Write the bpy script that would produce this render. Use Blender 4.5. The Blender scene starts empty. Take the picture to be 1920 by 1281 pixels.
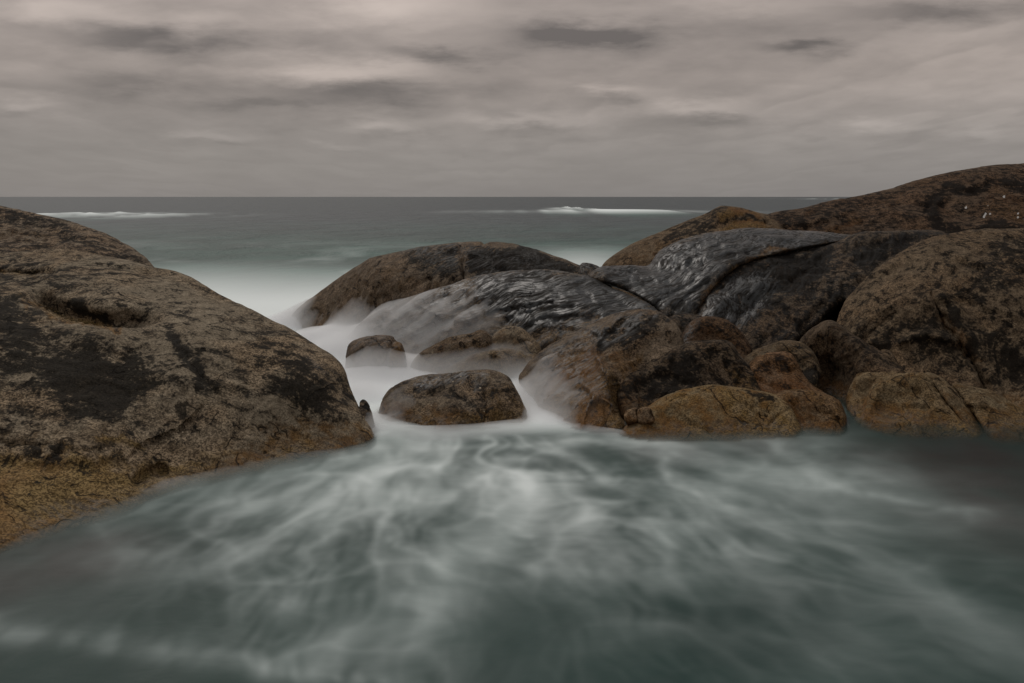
import bpy, math, random
import numpy as np
from mathutils import Vector
from mathutils.bvhtree import BVHTree
from mathutils.geometry import delaunay_2d_cdt

random.seed(4)
sc = bpy.context.scene
col = sc.collection

# ------------------------------------------------------------------ camera
FPX, CAM_H, HOR = 1500.0, 4.0, 369.0          # focal length in photo pixels, eye height, horizon row
cam_d = bpy.data.cameras.new('camera')
cam = bpy.data.objects.new('camera', cam_d); col.objects.link(cam)
cam.location = (0, 0, CAM_H); cam.rotation_euler = (math.pi / 2, 0, 0)
cam_d.sensor_width = 36.0; cam_d.lens = 36.0 * FPX / 1920.0
cam_d.shift_y = -(640.5 - HOR) / 1920.0
cam_d.clip_start = 0.1; cam_d.clip_end = 60000
sc.camera = cam

# ------------------------------------------------------------------ world: overcast dusk sky
SUN_EL, SUN_AZ = math.radians(52), math.radians(-28)
world = bpy.data.worlds.new('World'); sc.world = world; world.use_nodes = True
def build_world():
    nt = world.node_tree; nt.nodes.clear()
    N = nt.nodes.new; L = nt.links.new
    out = N('ShaderNodeOutputWorld'); bg = N('ShaderNodeBackground')
    tc = N('ShaderNodeTexCoord'); sep = N('ShaderNodeSeparateXYZ'); L(tc.outputs['Generated'], sep.inputs[0])
    def m(op, a, b=None, c=None, clamp=False):
        n = N('ShaderNodeMath'); n.operation = op; n.use_clamp = clamp
        for i, v in enumerate((a, b, c)):
            if v is None: continue
            if isinstance(v, (int, float)): n.inputs[i].default_value = v
            else: L(v, n.inputs[i])
        return n.outputs[0]
    def mr(v, a, b, c, d):
        n = N('ShaderNodeMapRange'); n.interpolation_type = 'SMOOTHSTEP'
        L(v, n.inputs[0])
        for i, x in enumerate((a, b, c, d)): n.inputs[i + 1].default_value = x
        return n.outputs[0]
    def mixc(f, a, b):
        n = N('ShaderNodeMix'); n.data_type = 'RGBA'
        if isinstance(f, (int, float)): n.inputs['Factor'].default_value = f
        else: L(f, n.inputs['Factor'])
        for k, v in ((6, a), (7, b)):
            if isinstance(v, tuple): n.inputs[k].default_value = (*v, 1)
            else: L(v, n.inputs[k])
        return n.outputs[2]
    def noise(vec, scale, detail, rough, dist=0.0):
        n = N('ShaderNodeTexNoise'); L(vec, n.inputs['Vector'])
        n.inputs['Scale'].default_value = scale; n.inputs['Detail'].default_value = detail
        n.inputs['Roughness'].default_value = rough; n.inputs['Distortion'].default_value = dist
        return n.outputs[0]
    z = m('MAXIMUM', sep.outputs[2], 0.0)
    zz = m('ADD', z, 0.105)
    cx = m('DIVIDE', sep.outputs[0], zz); cy = m('DIVIDE', sep.outputs[1], zz)
    def plane(ox, oy, sx, sy):
        c = N('ShaderNodeCombineXYZ')
        L(m('MULTIPLY_ADD', cx, sx, ox), c.inputs[0]); L(m('MULTIPLY_ADD', cy, sy, oy), c.inputs[1])
        return c.outputs[0]
    a = noise(plane(3.4, 1.9, 1.0, 0.42), 1.0, 5.0, 0.50, 0.10)
    b = noise(plane(7.3, 2.2, 0.40, 0.30), 1.0, 3.0, 0.45, 0.2)
    d = noise(plane(1.3, 6.2, 2.6, 1.6), 1.0, 4.0, 0.5, 0.1)
    # rows of flat-based cloud: grey undersides, heads lit from above
    h = m('MULTIPLY_ADD', m('LOGARITHM', m('ADD', z, 0.07), 2.718), 3.6, 10.0)
    h = m('MULTIPLY_ADD', m('SUBTRACT', a, 0.5), 4.6, h)
    h = m('MULTIPLY_ADD', m('SUBTRACT', d, 0.5), 0.9, h)
    fr = m('FRACT', h)
    saw = m('MINIMUM', m('DIVIDE', fr, 0.74), m('DIVIDE', m('SUBTRACT', 1.0, fr), 0.26))
    saw = mr(saw, 0.0, 1.0, -0.5, 0.5)
    part = mr(b, 0.34, 0.62, 0.30, 1.0)
    lum = m('MULTIPLY_ADD', m('MULTIPLY', saw, part), 0.17, 1.0)
    lum = m('MULTIPLY_ADD', m('SUBTRACT', b, 0.5), 1.0, lum)
    plain = lum
    # single cloud heads by bearing and height: lit above, grey below, torn by noise
    yy = m('MAXIMUM', m('ABSOLUTE', sep.outputs[1]), 0.02)
    az = m('DIVIDE', sep.outputs[0], yy); el = m('DIVIDE', z, yy)
    cc = N('ShaderNodeCombineXYZ'); L(m('MULTIPLY', az, 9.0), cc.inputs[0]); L(m('MULTIPLY', el, 34.0), cc.inputs[1])
    n1 = noise(cc.outputs[0], 1.2, 6.0, 0.60, 0.15)
    cc2 = N('ShaderNodeCombineXYZ'); L(m('MULTIPLY', az, 9.0), cc2.inputs[0]); L(m('MULTIPLY_ADD', el, 34.0, 40.0), cc2.inputs[1])
    n2 = noise(cc2.outputs[0], 1.2, 6.0, 0.60, 0.15)
    azw = m('MULTIPLY_ADD', m('SUBTRACT', n1, 0.5), 0.12, az); elw = m('MULTIPLY_ADD', m('SUBTRACT', n2, 0.5), 0.042, el)
    lum = m('MULTIPLY_ADD', m('SUBTRACT', n1, 0.5), 0.42, lum)
    for u, v, w, hh, lift, slope in [(290,58,200,34,-.13,.30),(740,22,170,45,.24,.05),(1090,52,150,32,-.20,.30),(660,150,200,36,.13,.42),(820,98,120,22,-.14,.22),
            (1510,82,75,18,-.17,.16),(200,140,110,35,-.08,.12),(1330,213,115,22,.05,.32),(1155,178,50,18,.06,.25),(1000,235,120,20,.06,.22),(720,242,75,16,.05,.22),
            (400,262,80,14,.06,.17),(60,200,60,16,.06,.17),(1640,245,80,16,.06,.17),(1850,258,60,14,.05,.15),(640,283,60,10,.06,.1),
            (1780,12,210,26,-.14,.18),(60,34,140,30,.05,.18),(1400,24,170,30,.05,.12),(480,190,160,14,-.05,.10)]:
        du = m('MULTIPLY', m('SUBTRACT', azw, (u - 960) / 1500.0), 1500.0 / w)
        dv = m('MULTIPLY', m('SUBTRACT', elw, (369 - v) / 1500.0), 1500.0 / hh)
        r2 = m('MULTIPLY_ADD', du, du, m('MULTIPLY', dv, dv))
        mask = m('POWER', 2.718, m('MULTIPLY', r2, -1.25))
        lum = m('ADD', lum, m('MULTIPLY', mask, m('MULTIPLY_ADD', dv, slope * 3.0, lift * 2.3)))
    warm = mixc(mr(z, -0.02, 0.16, 0.0, 1.0), (0.243, 0.228, 0.220), (0.288, 0.245, 0.218))
    warm = mixc(mr(z, 0.30, 0.75, 0.0, 1.0), warm, (0.226, 0.229, 0.232))
    sky = N('ShaderNodeTexSky'); sky.sky_type = 'NISHITA'; sky.sun_disc = False
    sky.sun_elevation = SUN_EL; sky.sun_rotation = SUN_AZ
    vs = N('ShaderNodeVectorMath'); vs.operation = 'SCALE'; L(sky.outputs[0], vs.inputs[0]); vs.inputs['Scale'].default_value = 0.05
    def finish(lum, node):
        lum = m('MULTIPLY_ADD', m('SUBTRACT', d, 0.5), 0.28, lum)
        fade = mr(z, 0.0, 0.12, 0.25, 1.0)
        lum = m('MULTIPLY_ADD', m('SUBTRACT', lum, 1.0), fade, 1.0)
        lum = m('MAXIMUM', lum, 0.42)
        # overcast: brighter towards the zenith
        lum = m('MULTIPLY', lum, m('MULTIPLY_ADD', z, 1.45, 0.97))
        vl = N('ShaderNodeVectorMath'); vl.operation = 'SCALE'; L(warm, vl.inputs[0]); L(lum, vl.inputs['Scale'])
        L(mixc(0.93, vs.outputs[0], vl.outputs[0]), node.inputs[0]); node.inputs[1].default_value = 1.0
    bg2 = N('ShaderNodeBackground')
    finish(plain, bg); finish(lum, bg2)
    # the cloud heads stand low over the sea ahead; elsewhere their weight is nil and is not worked out
    ahead = m('MULTIPLY', m('LESS_THAN', z, 0.31), m('GREATER_THAN', sep.outputs[1], 0.55))
    ms = N('ShaderNodeMixShader'); L(ahead, ms.inputs[0]); L(bg.outputs[0], ms.inputs[1]); L(bg2.outputs[0], ms.inputs[2])
    L(ms.outputs[0], out.inputs[0])
build_world()

sun_d = bpy.data.lights.new('sun', 'SUN'); sun_d.energy = 1.3; sun_d.angle = math.radians(24); sun_d.color = (1.0, 0.93, 0.86)
sun = bpy.data.objects.new('sun', sun_d); col.objects.link(sun); sun.location = (-20, 30, 40)
_dir = Vector((math.sin(SUN_AZ) * math.cos(SUN_EL), math.cos(SUN_AZ) * math.cos(SUN_EL), math.sin(SUN_EL)))
sun.rotation_euler = _dir.to_track_quat('Z', 'Y').to_euler()

sc.view_settings.view_transform = 'Standard'; sc.view_settings.look = 'None'
sc.view_settings.exposure = 0.0; sc.view_settings.gamma = 1.0
sc.view_settings.use_curve_mapping = False
sc.render.engine = 'CYCLES'
sc.cycles.use_denoising = True
sc.cycles.max_bounces = 8; sc.cycles.diffuse_bounces = 2; sc.cycles.glossy_bounces = 2
sc.cycles.volume_bounces = 5; sc.cycles.transparent_max_bounces = 12

# ------------------------------------------------------------------ helpers
def at(u, v, Y):
    return ((u - 960.0) * Y / FPX, Y, CAM_H - (v - HOR) * Y / FPX)

def _hash(ix, iy, iz):
    h = (ix.astype(np.int64) * 374761393 + iy.astype(np.int64) * 668265263 + iz.astype(np.int64) * 2147483647 + 1013904223) & 0xFFFFFFFF
    h = ((h ^ (h >> 13)) * 1274126177) & 0xFFFFFFFF
    h = ((h ^ (h >> 16)) * 2246822519) & 0xFFFFFFFF
    return ((h ^ (h >> 15)) & 0xFFFFFF).astype(np.float64) / 0xFFFFFF
def vnoise(p):
    i = np.floor(p); f = p - i; f = f * f * f * (f * (f * 6 - 15) + 10); i = i.astype(np.int64)
    r = 0
    for dx in (0, 1):
        wx = f[:, 0] if dx else 1 - f[:, 0]
        for dy in (0, 1):
            wy = f[:, 1] if dy else 1 - f[:, 1]
            for dz in (0, 1):
                wz = f[:, 2] if dz else 1 - f[:, 2]
                r = r + wx * wy * wz * _hash(i[:, 0] + dx, i[:, 1] + dy, i[:, 2] + dz)
    return r * 2 - 1
def fbm(p, octaves=4, gain=0.5):
    r = 0; a = 1; s = 0
    for k in range(octaves):
        r = r + a * vnoise(p * 2.03 ** k + 17.3 * k); s += a; a *= gain
    return r / s
def ridged(p, octaves=3):
    r = 0; a = 1; s = 0
    for k in range(octaves):
        r = r + a * (1 - np.abs(vnoise(p * 2.1 ** k + 9.1 * k)) * 2); s += a; a *= 0.5
    return r / s
def smooth(a, b, x):
    t = np.clip((x - a) / (b - a), 0, 1); return t * t * (3 - 2 * t)

def seg_dist(P, line, closed=False):
    """distance of points (n,2) to a polyline"""
    L_ = np.asarray(line, float)
    A = L_ if closed else L_[:-1]; B = np.roll(L_, -1, 0) if closed else L_[1:]
    best = np.full(len(P), 1e9)
    for a, b in zip(A, B):
        ab = b - a; t = np.clip(((P - a) @ ab) / max(ab @ ab, 1e-9), 0, 1)
        best = np.minimum(best, np.hypot(*(P - a - t[:, None] * ab).T))
    return best
def inside(P, poly):
    poly = np.asarray(poly, float); r = np.zeros(len(P), bool); x, y = P[:, 0], P[:, 1]
    j = len(poly) - 1
    for i in range(len(poly)):
        xi, yi = poly[i]; xj, yj = poly[j]
        if yi != yj:
            r ^= ((yi > y) != (yj > y)) & (x < (xj - xi) * (y - yi) / (yj - yi) + xi)
        j = i
    return r
def signed(P, poly):
    d = seg_dist(P, poly, True); return np.where(inside(P, poly), d, -d)
def spline(pts, step, closed=True):
    pts = np.asarray(pts, float); n = len(pts); out = []
    for i in range(n if closed else n - 1):
        if closed: p0, p1, p2, p3 = pts[i - 1], pts[i], pts[(i + 1) % n], pts[(i + 2) % n]
        else: p0, p1, p2, p3 = pts[max(i - 1, 0)], pts[i], pts[i + 1], pts[min(i + 2, n - 1)]
        ln = np.hypot(*(p2 - p1)[:2]); k = max(1, int(round(ln / step)))
        m1 = (p2 - p0) * 0.5; m2 = (p3 - p1) * 0.5
        l0 = np.hypot(*(p1 - p0)[:2]); l2 = np.hypot(*(p3 - p2)[:2])
        if l0 > 2.5 * ln or l2 > 2.5 * ln: m1 = m2 = (p2 - p1)
        for t in np.arange(k) / k:
            out.append((2*t**3-3*t*t+1)*p1 + (t**3-2*t*t+t)*m1 + (-2*t**3+3*t*t)*p2 + (t**3-t*t)*m2)
    if not closed: out.append(pts[-1])
    return np.array(out)
def tps(C, val, Q):
    C = C / 100.0; Q = Q / 100.0; n = len(C)
    def U(r2): return np.where(r2 > 1e-12, r2 * np.log(r2 + 1e-12), 0)
    d2 = ((C[:, None] - C[None]) ** 2).sum(-1)
    A = np.zeros((n + 3, n + 3)); A[:n, :n] = U(d2) + np.eye(n) * 1e-3
    A[:n, n] = 1; A[:n, n+1:] = C; A[n, :n] = 1; A[n+1:, :n] = C.T
    w = np.linalg.solve(A, np.concatenate([val, np.zeros(3)]))
    out = np.empty(len(Q))
    for s in range(0, len(Q), 8000):
        q = Q[s:s+8000]
        out[s:s+8000] = U(((q[:, None] - C[None]) ** 2).sum(-1)) @ w[:n] + w[n] + q @ w[n+1:]
    return out

def facets(P, size, k):
    """broken faces: every cell of rock is cut by a plane of its own"""
    p = P / size + k * 3.1 + 0.35 * np.stack([vnoise(P / size * 0.9 + 2), vnoise(P / size * 0.9 + 12), vnoise(P / size * 0.9 + 22)], 1)
    c0 = np.floor(p).astype(np.int64)
    best = np.full(len(p), 1e9); val = np.zeros(len(p))
    for dx in (-1, 0, 1):
        for dy in (-1, 0, 1):
            for dz in (-1, 0, 1):
                ix, iy, iz = c0[:, 0] + dx, c0[:, 1] + dy, c0[:, 2] + dz
                off = np.stack([_hash(ix, iy, iz), _hash(ix + 91, iy, iz), _hash(ix, iy + 57, iz)], 1)
                rel = p - (np.stack([ix, iy, iz], 1) + off)
                d2 = (rel ** 2).sum(1); m = d2 < best
                nrm = np.stack([_hash(ix, iy, iz + 33), _hash(ix + 7, iy + 5, iz), _hash(ix, iy + 3, iz + 9)], 1) * 2 - 1
                v = (rel * nrm).sum(1) + 0.25 * nrm[:, 0]
                best = np.where(m, d2, best); val = np.where(m, v, val)
    return val
# ------------------------------------------------------------------ materials
class NT:
    def __init__(s, name):
        s.mat = bpy.data.materials.new(name); s.mat.use_nodes = True; s.t = s.mat.node_tree; s.t.nodes.clear()
        s.out = s.N('ShaderNodeOutputMaterial')
    def N(s, k): return s.t.nodes.new(k)
    def L(s, a, b): s.t.links.new(a, b)
    def put(s, sock, v):
        if v is None: return
        if isinstance(v, (int, float)): sock.default_value = v
        elif isinstance(v, tuple): sock.default_value = (*v, 1) if len(v) == 3 and sock.type == 'RGBA' else v
        else: s.L(v, sock)
    def m(s, op, a, b=None, c=None, clamp=False):
        n = s.N('ShaderNodeMath'); n.operation = op; n.use_clamp = clamp
        for i, v in enumerate((a, b, c)): s.put(n.inputs[i], v)
        return n.outputs[0]
    def mr(s, v, a, b, c=0.0, d=1.0):
        n = s.N('ShaderNodeMapRange'); n.interpolation_type = 'SMOOTHSTEP'
        for i, x in enumerate((v, a, b, c, d)): s.put(n.inputs[i], x)
        return n.outputs[0]
    def mix(s, f, a, b, mode='MIX'):
        n = s.N('ShaderNodeMix'); n.data_type = 'RGBA'; n.blend_type = mode
        s.put(n.inputs['Factor'], f); s.put(n.inputs[6], a); s.put(n.inputs[7], b); return n.outputs[2]
    def noise(s, vec, scale, detail=4.0, rough=0.5, dist=0.0):
        n = s.N('ShaderNodeTexNoise'); s.put(n.inputs['Vector'], vec)
        for k, v in (('Scale', scale), ('Detail', detail), ('Roughness', rough), ('Distortion', dist)): n.inputs[k].default_value = v
        return n.outputs[0]
    def attr(s, name):
        n = s.N('ShaderNodeAttribute'); n.attribute_name = name; return n
    def bump(s, h, strength, dist, normal=None):
        n = s.N('ShaderNodeBump'); n.inputs['Strength'].default_value = strength; n.inputs['Distance'].default_value = dist
        s.put(n.inputs['Height'], h); s.put(n.inputs['Normal'], normal); return n.outputs[0]

def make_granite():
    s = NT('granite')
    tc = s.N('ShaderNodeTexCoord'); P = tc.outputs['Object']
    info = s.N('ShaderNodeObjectInfo')
    pa = s.attr('paint'); sp = s.N('ShaderNodeSeparateColor'); s.L(pa.outputs['Color'], sp.inputs[0])
    stain_shade, ochre, wet = sp.outputs[0], sp.outputs[1], sp.outputs[2]
    pale = pa.outputs['Alpha']
    big = s.noise(P, 0.8, 5, 0.55, 0.3)
    mid = s.noise(P, 4.5, 6, 0.6, 0.2)
    fine = s.noise(P, 17, 5, 0.68)
    grain = s.noise(P, 42, 3, 0.75)
    # quartz / feldspar / mica grain
    vor = s.N('ShaderNodeTexVoronoi'); s.L(P, vor.inputs['Vector']); vor.inputs['Scale'].default_value = 46
    vs = s.N('ShaderNodeSeparateColor'); s.L(vor.outputs['Color'], vs.inputs[0])
    coarse = s.mr(big, 0.38, 0.62, 0.25, 0.75)       # coarse-grained and fine-grained zones
    g = s.m('MULTIPLY_ADD', s.m('SUBTRACT', vs.outputs[0], 0.5), coarse, grain)
    fl = s.attr('flow').outputs['Vector']
    lam = s.noise(fl, 2.1, 6, 0.58, 0.15)       # drawn-out relief along the grain of the rock
    lam2 = s.noise(fl, 6.5, 5, 0.62, 0.12)
    base = s.mix(s.mr(g, 0.22, 0.82), (0.078, 0.063, 0.049), (0.285, 0.235, 0.178))
    base = s.mix(s.mr(mid, 0.40, 0.60, 0.0, 0.65), base, s.mix(1.0, base, (0.50, 0.46, 0.43), 'MULTIPLY'))
    base = s.mix(s.mr(lam2, 0.45, 0.62, 0.0, 0.45), base, s.mix(1.0, base, (0.45, 0.43, 0.41), 'MULTIPLY'))
    base = s.mix(s.mr(big, 0.42, 0.60, 0.0, 0.40), base, s.mix(1.0, base, (1.08, 0.86, 0.66), 'MULTIPLY'))
    # hairline joints
    jn = s.noise(P, 0.9, 3, 0.5, 0.6)
    crack = s.m('MULTIPLY', s.mr(s.m('ABSOLUTE', s.m('SUBTRACT', jn, 0.5)), 0.0035, 0.009, 1.0, 0.0), s.mr(mid, 0.46, 0.54))
    # pale scoured granite
    base = s.mix(s.m('MULTIPLY', pale, 0.6), base, s.mix(s.mr(g, 0.25, 0.8), (0.17, 0.140, 0.108), (0.34, 0.29, 0.23)))
    # iron and algae staining
    oc = s.m('ADD', s.m('MULTIPLY_ADD', s.m('SUBTRACT', mid, 0.5), 1.3, ochre), s.m('MULTIPLY', s.m('SUBTRACT', lam, 0.5), 0.9))
    oc = s.mr(oc, 0.30, 0.90)
    oc_col = s.mix(s.mr(big, 0.38, 0.62), (0.175, 0.092, 0.030), (0.170, 0.116, 0.046))
    base = s.mix(s.m('MULTIPLY', oc, 0.78), base, s.mix(s.mr(g, 0.2, 0.85), s.mix(1.0, oc_col, (0.45, 0.42, 0.4), 'MULTIPLY'), s.mix(1.0, oc_col, (1.45, 1.45, 1.5), 'MULTIPLY')))
    # black lichen and varnish, plus painted gap shade, ragged at every scale
    dk = s.m('ADD', s.m('MULTIPLY_ADD', s.m('SUBTRACT', mid, 0.5), 1.3, stain_shade), s.m('MULTIPLY', s.m('SUBTRACT', fine, 0.5), 1.5))
    dk = s.m('ADD', dk, s.m('MULTIPLY', s.m('SUBTRACT', grain, 0.5), 0.9))
    dk = s.m('ADD', dk, s.m('MULTIPLY', s.m('SUBTRACT', lam, 0.5), 1.35))
    dk = s.mr(dk, 0.34, 0.66)
    base = s.mix(s.m('MULTIPLY', dk, 0.94), base, s.mix(s.mr(grain, 0.40, 0.75), (0.0075, 0.0068, 0.0060), (0.028, 0.024, 0.020)))
    base = s.mix(s.m('MULTIPLY', crack, 0.8), base, (0.012, 0.010, 0.008))
    base = s.mix(1.0, base, info.outputs['Color'], 'MULTIPLY')
    base = s.mix(s.mr(s.m('ADD', s.attr('guano').outputs['Fac'], s.m('MULTIPLY', s.m('SUBTRACT', fine, 0.5), 0.8)), 0.4, 0.6), base, (0.40, 0.38, 0.36))
    wetn = s.m('MULTIPLY', wet, s.mr(s.m('ADD', s.m('MULTIPLY', s.m('SUBTRACT', lam, 0.5), 0.6), lam2), 0.36, 0.62, 0.30, 1.0))
    base = s.mix(wetn, base, s.mix(1.0, base, (0.22, 0.215, 0.215), 'MULTIPLY'))
    b = s.N('ShaderNodeBsdfPrincipled')
    s.put(b.inputs['Base Color'], base)
    s.put(b.inputs['Roughness'], s.mr(wetn, 0.0, 1.0, 0.92, 0.33))
    s.put(b.inputs['Specular IOR Level'], s.mr(wetn, 0.0, 1.0, 0.08, 0.42))
    n0 = s.bump(lam, 0.7, 0.048)
    n1 = s.bump(lam2, 0.6, 0.018, n0)
    n1 = s.bump(s.m('SUBTRACT', 1.0, crack), 0.8, 0.03, n1)
    dry = s.m('SUBTRACT', 1.0, s.m('MULTIPLY', wet, 0.8))
    n2 = s.bump(s.m('MULTIPLY', fine, dry), 0.75, 0.022, n1)
    n3 = s.bump(s.m('MULTIPLY', g, dry), 0.5, 0.008, n2)
    s.L(n3, b.inputs['Normal'])
    s.L(b.outputs[0], s.out.inputs[0])
    return s.mat
GRANITE = make_granite()

# ------------------------------------------------------------------ boulders
ALLV, ALLF = [], []          # every rock triangle, for water depth and spray draping
def boulder(name, label, outline, inner=(), R=0.35, w=0.7, back=None, step=4.0, rough=1.0, tint=(1, 1, 1),
            carve=(), recess=(), lip=(), guano=(), stain_shade=(), ochre=(), wet=(), pale=(), base_paint=(0.0, 0.0, 0.0, 0.0),
            streak=None, cat='boulder', group=None, kind=None, seed=0, wl=0.0, facet=0.035, fsize=0.45):
    """closed boulder: a rim through world points (photo column, photo row, metres away), a front skin
    swelling R metres out of it over w metres, and a back that swells the other way"""
    rng = np.random.RandomState(seed + len(ALLV))
    O = np.asarray(outline, float)
    rim = spline(O, step)
    poly = rim[:, :2]
    lo, hi = poly.min(0), poly.max(0)
    gx, gy = np.meshgrid(np.arange(lo[0], hi[0], step), np.arange(lo[1], hi[1], step * 0.87))
    gx = gx + (np.arange(gx.shape[0]) % 2)[:, None] * step * 0.5
    G = np.stack([gx.ravel(), gy.ravel()], 1) + rng.uniform(-0.18, 0.18, (gx.size, 2)) * step
    G = G[inside(G, poly)]
    sd = seg_dist(G, poly[::2], True)
    k = sd > step * 0.62; G = G[k]; sd = sd[k]
    nr, ng = len(poly), len(G)
    Q = np.concatenate([poly, G])
    faces = delaunay_2d_cdt([Vector(q) for q in Q], [], [list(range(nr))], 1, 1e-5, False)
    tri = np.array([f for f in faces[2]], int)
    if len(faces[0]) != len(Q):      # crossing rim: fall back on the nearest original points
        V2 = np.array([tuple(v) for v in faces[0]])
        mp = np.array([int(np.argmin(((Q - v) ** 2).sum(1))) for v in V2]); tri = mp[tri]
        tri = tri[(tri[:, 0] != tri[:, 1]) & (tri[:, 1] != tri[:, 2]) & (tri[:, 0] != tri[:, 2])]
    a_, b_, c_ = Q[tri[:, 0]], Q[tri[:, 1]], Q[tri[:, 2]]
    area = (b_[:, 0]-a_[:, 0])*(c_[:, 1]-a_[:, 1]) - (b_[:, 1]-a_[:, 1])*(c_[:, 0]-a_[:, 0])
    tri[area < 0] = tri[area < 0][:, ::-1]
    tri = tri[inside(Q[tri].mean(1), poly) & (np.abs(area) > 1e-6)]
    dpx = np.concatenate([np.zeros(nr), sd])
    Ymean = O[:, 2].mean()
    def swell(dp):
        t = np.clip(dp * Ymean / FPX / w, 0, 1); return np.sqrt(1 - (1 - t) ** 2)
    I = np.asarray(inner, float).reshape(-1, 3)
    C = np.concatenate([O[:, :2], I[:, :2]])
    vI = I[:, 2] + R * swell(seg_dist(I[:, :2], poly[::2], True)) if len(I) else I[:, 2]
    S = tps(C, np.concatenate([O[:, 2], vI]), Q)
    B = swell(dpx)
    Yf = S - R * B
    for poly2, depth, soft in recess:
        Yf = Yf + depth * smooth(0, soft, signed(Q, spline(poly2, 6)))
    for line, up, depth in lip:          # an undercut: deepest along the line, easing out above it
        l = np.asarray(line, float); sv = np.interp(Q[:, 0], l[:, 0], l[:, 1]) - Q[:, 1] + 1.5 * vnoise(np.c_[Q / 14, np.zeros(len(Q))])
        tap = smooth(l[0, 0], l[0, 0] + 45, Q[:, 0]) * (1 - smooth(l[-1, 0] - 70, l[-1, 0], Q[:, 0]))
        Yf = Yf + depth * tap * smooth(0, 4, sv) * np.exp(-(np.maximum(sv, 0) / up) ** 2)
    for line, width, depth in carve:
        ln = spline(line, 6, False); jit = Q + 2.0 * np.stack([vnoise(np.c_[Q/9, np.zeros(len(Q))]), vnoise(np.c_[Q/9, np.ones(len(Q))*7])], 1)
        Yf = Yf + depth * np.exp(-(seg_dist(jit, ln) / width) ** 2)
    Yf[:nr] = S[:nr]
    Rb = back if back is not None else max(0.5, 0.35 * (hi[0]-lo[0]) * Ymean / FPX)
    # the back needs no fine skin: every vertex of the rim plus a thinned grid
    Yb = S[nr:] + Rb * B[nr:]
    front = np.array([at(q[0], q[1], y) for q, y in zip(Q, Yf)])
    # behind the crest the rock falls away and narrows
    cen = poly.mean(0)
    Qb = Q[nr:] + (cen - Q[nr:]) * (0.30 * B[nr:] ** 2)[:, None]
    backp = np.array([at(q[0], q[1], y) for q, y in zip(Qb, Yb)])
    backp[:, 2] -= 0.35 * Rb * B[nr:] ** 2 + 0.10 * B[nr:]
    V = np.concatenate([front, backp])
    bm_ = np.where(np.arange(nr + ng) < nr, np.arange(nr + ng), np.arange(nr + ng) + ng)
    T = np.concatenate([tri[:, ::-1] if False else tri, bm_[tri][:, ::-1]])
    # outward normals
    def normals(V):
        fn = np.cross(V[T[:, 1]] - V[T[:, 0]], V[T[:, 2]] - V[T[:, 0]])
        vn = np.zeros_like(V)
        for k in range(3): np.add.at(vn, T[:, k], fn)
        return vn / (np.linalg.norm(vn, axis=1)[:, None] + 1e-12)
    vn = normals(V)
    if vn[nr:nr+ng, 1].mean() > 0: T = T[:, ::-1]; vn = -vn
    off = seed * 3.7
    fz = facets(V, fsize, seed) * facet if facet else 0
    d = 0.075 * fbm(V * 1.1 + off, 3) + 0.030 * fbm(V * 4.2 + off, 3) + 0.012 * fbm(V * 14 + off, 2) + fz
    if True:
        sdir, amp, s1 = streak or ((-0.7, -0.3, -0.6), 0.0, 2.2)
        kl = 0.085 if streak else 0.55
        e1 = np.array(sdir, float); e1 /= np.linalg.norm(e1)
        e2 = np.cross(e1, (0.2, -0.5, 0.84)); e2 /= np.linalg.norm(e2); e3 = np.cross(e1, e2)
        warp = V + 0.25 * np.stack([vnoise(V * 1.3 + 5), vnoise(V * 1.3 + 25), vnoise(V * 1.3 + 45)], 1)
        U = np.stack([warp @ e1 * s1 * kl, warp @ e2 * s1, warp @ e3 * s1], 1)
        d = d + amp * (ridged(U, 3) - 0.4)
    V = V + vn * (d * rough * np.concatenate([0.30 + 0.70 * B, 0 * B[nr:]]))[:, None]
    # paint: stain, ochre, wet, pale (weathering with a shape of its own, and some gap shade laid in)
    QQ = np.concatenate([Q, Q[nr:]])
    A = np.tile(np.array(base_paint, float), (len(V), 1))
    jig = QQ + 26 * np.stack([fbm(np.c_[QQ/52, np.zeros(len(QQ))], 4, 0.6), fbm(np.c_[QQ/52, np.full(len(QQ), 9.0)], 4, 0.6)], 1) * min(1.0, (hi[0]-lo[0]) / 260)
    for ch, items in ((0, stain_shade), (1, ochre), (2, wet), (3, pale)):
        for poly2, val, soft in items:
            if len(poly2) == 2:       # an open stroke
                f = 1 - smooth(0, soft, seg_dist(jig, poly2))
            else:
                f = smooth(-soft, soft, signed(jig, poly2))
            A[:, ch] = A[:, ch] * (1 - f) + val * f
    # damp, algae-stained foot just above the water
    zf = V[:, 2] + 0.10 * fbm(V * 1.6 + 3, 3)
    foot = 1 - smooth(0.05, 0.45 + wl, zf)
    A[:, 1] = np.maximum(A[:, 1], 0.75 * foot); A[:, 2] = np.maximum(A[:, 2], 0.55 * (1 - smooth(0.0, 0.22, zf)))
    A[:, 0] = A[:, 0] * (1 - 0.8 * foot)
    A = np.clip(A, 0, 1)
    ALLF.append(T + sum(len(x) for x in ALLV)); ALLV.append(V.copy())
    org = np.array([V[:, 0].mean(), V[:, 1].mean(), max(V[:, 2].min(), -0.4)])
    me = bpy.data.meshes.new(name); me.from_pydata((V - org).tolist(), [], T.tolist()); me.update()
    at_ = me.attributes.new('paint', 'FLOAT_COLOR', 'POINT'); at_.data.foreach_set('color', A.astype(np.float32).ravel())
    gw = np.zeros(len(V))
    for gu, gv, gr in guano:
        gw = np.maximum(gw, 1 - smooth(gr * 0.5, gr * 1.1, np.hypot((jig[:, 0] - gu) * 0.9, jig[:, 1] - gv) + 2.2 * vnoise(np.c_[QQ / 4.0, np.zeros(len(QQ))])))
    ag = me.attributes.new('guano', 'FLOAT', 'POINT'); ag.data.foreach_set('value', gw.astype(np.float32))
    af = me.attributes.new('flow', 'FLOAT_VECTOR', 'POINT'); af.data.foreach_set('vector', U.astype(np.float32).ravel())
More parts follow.
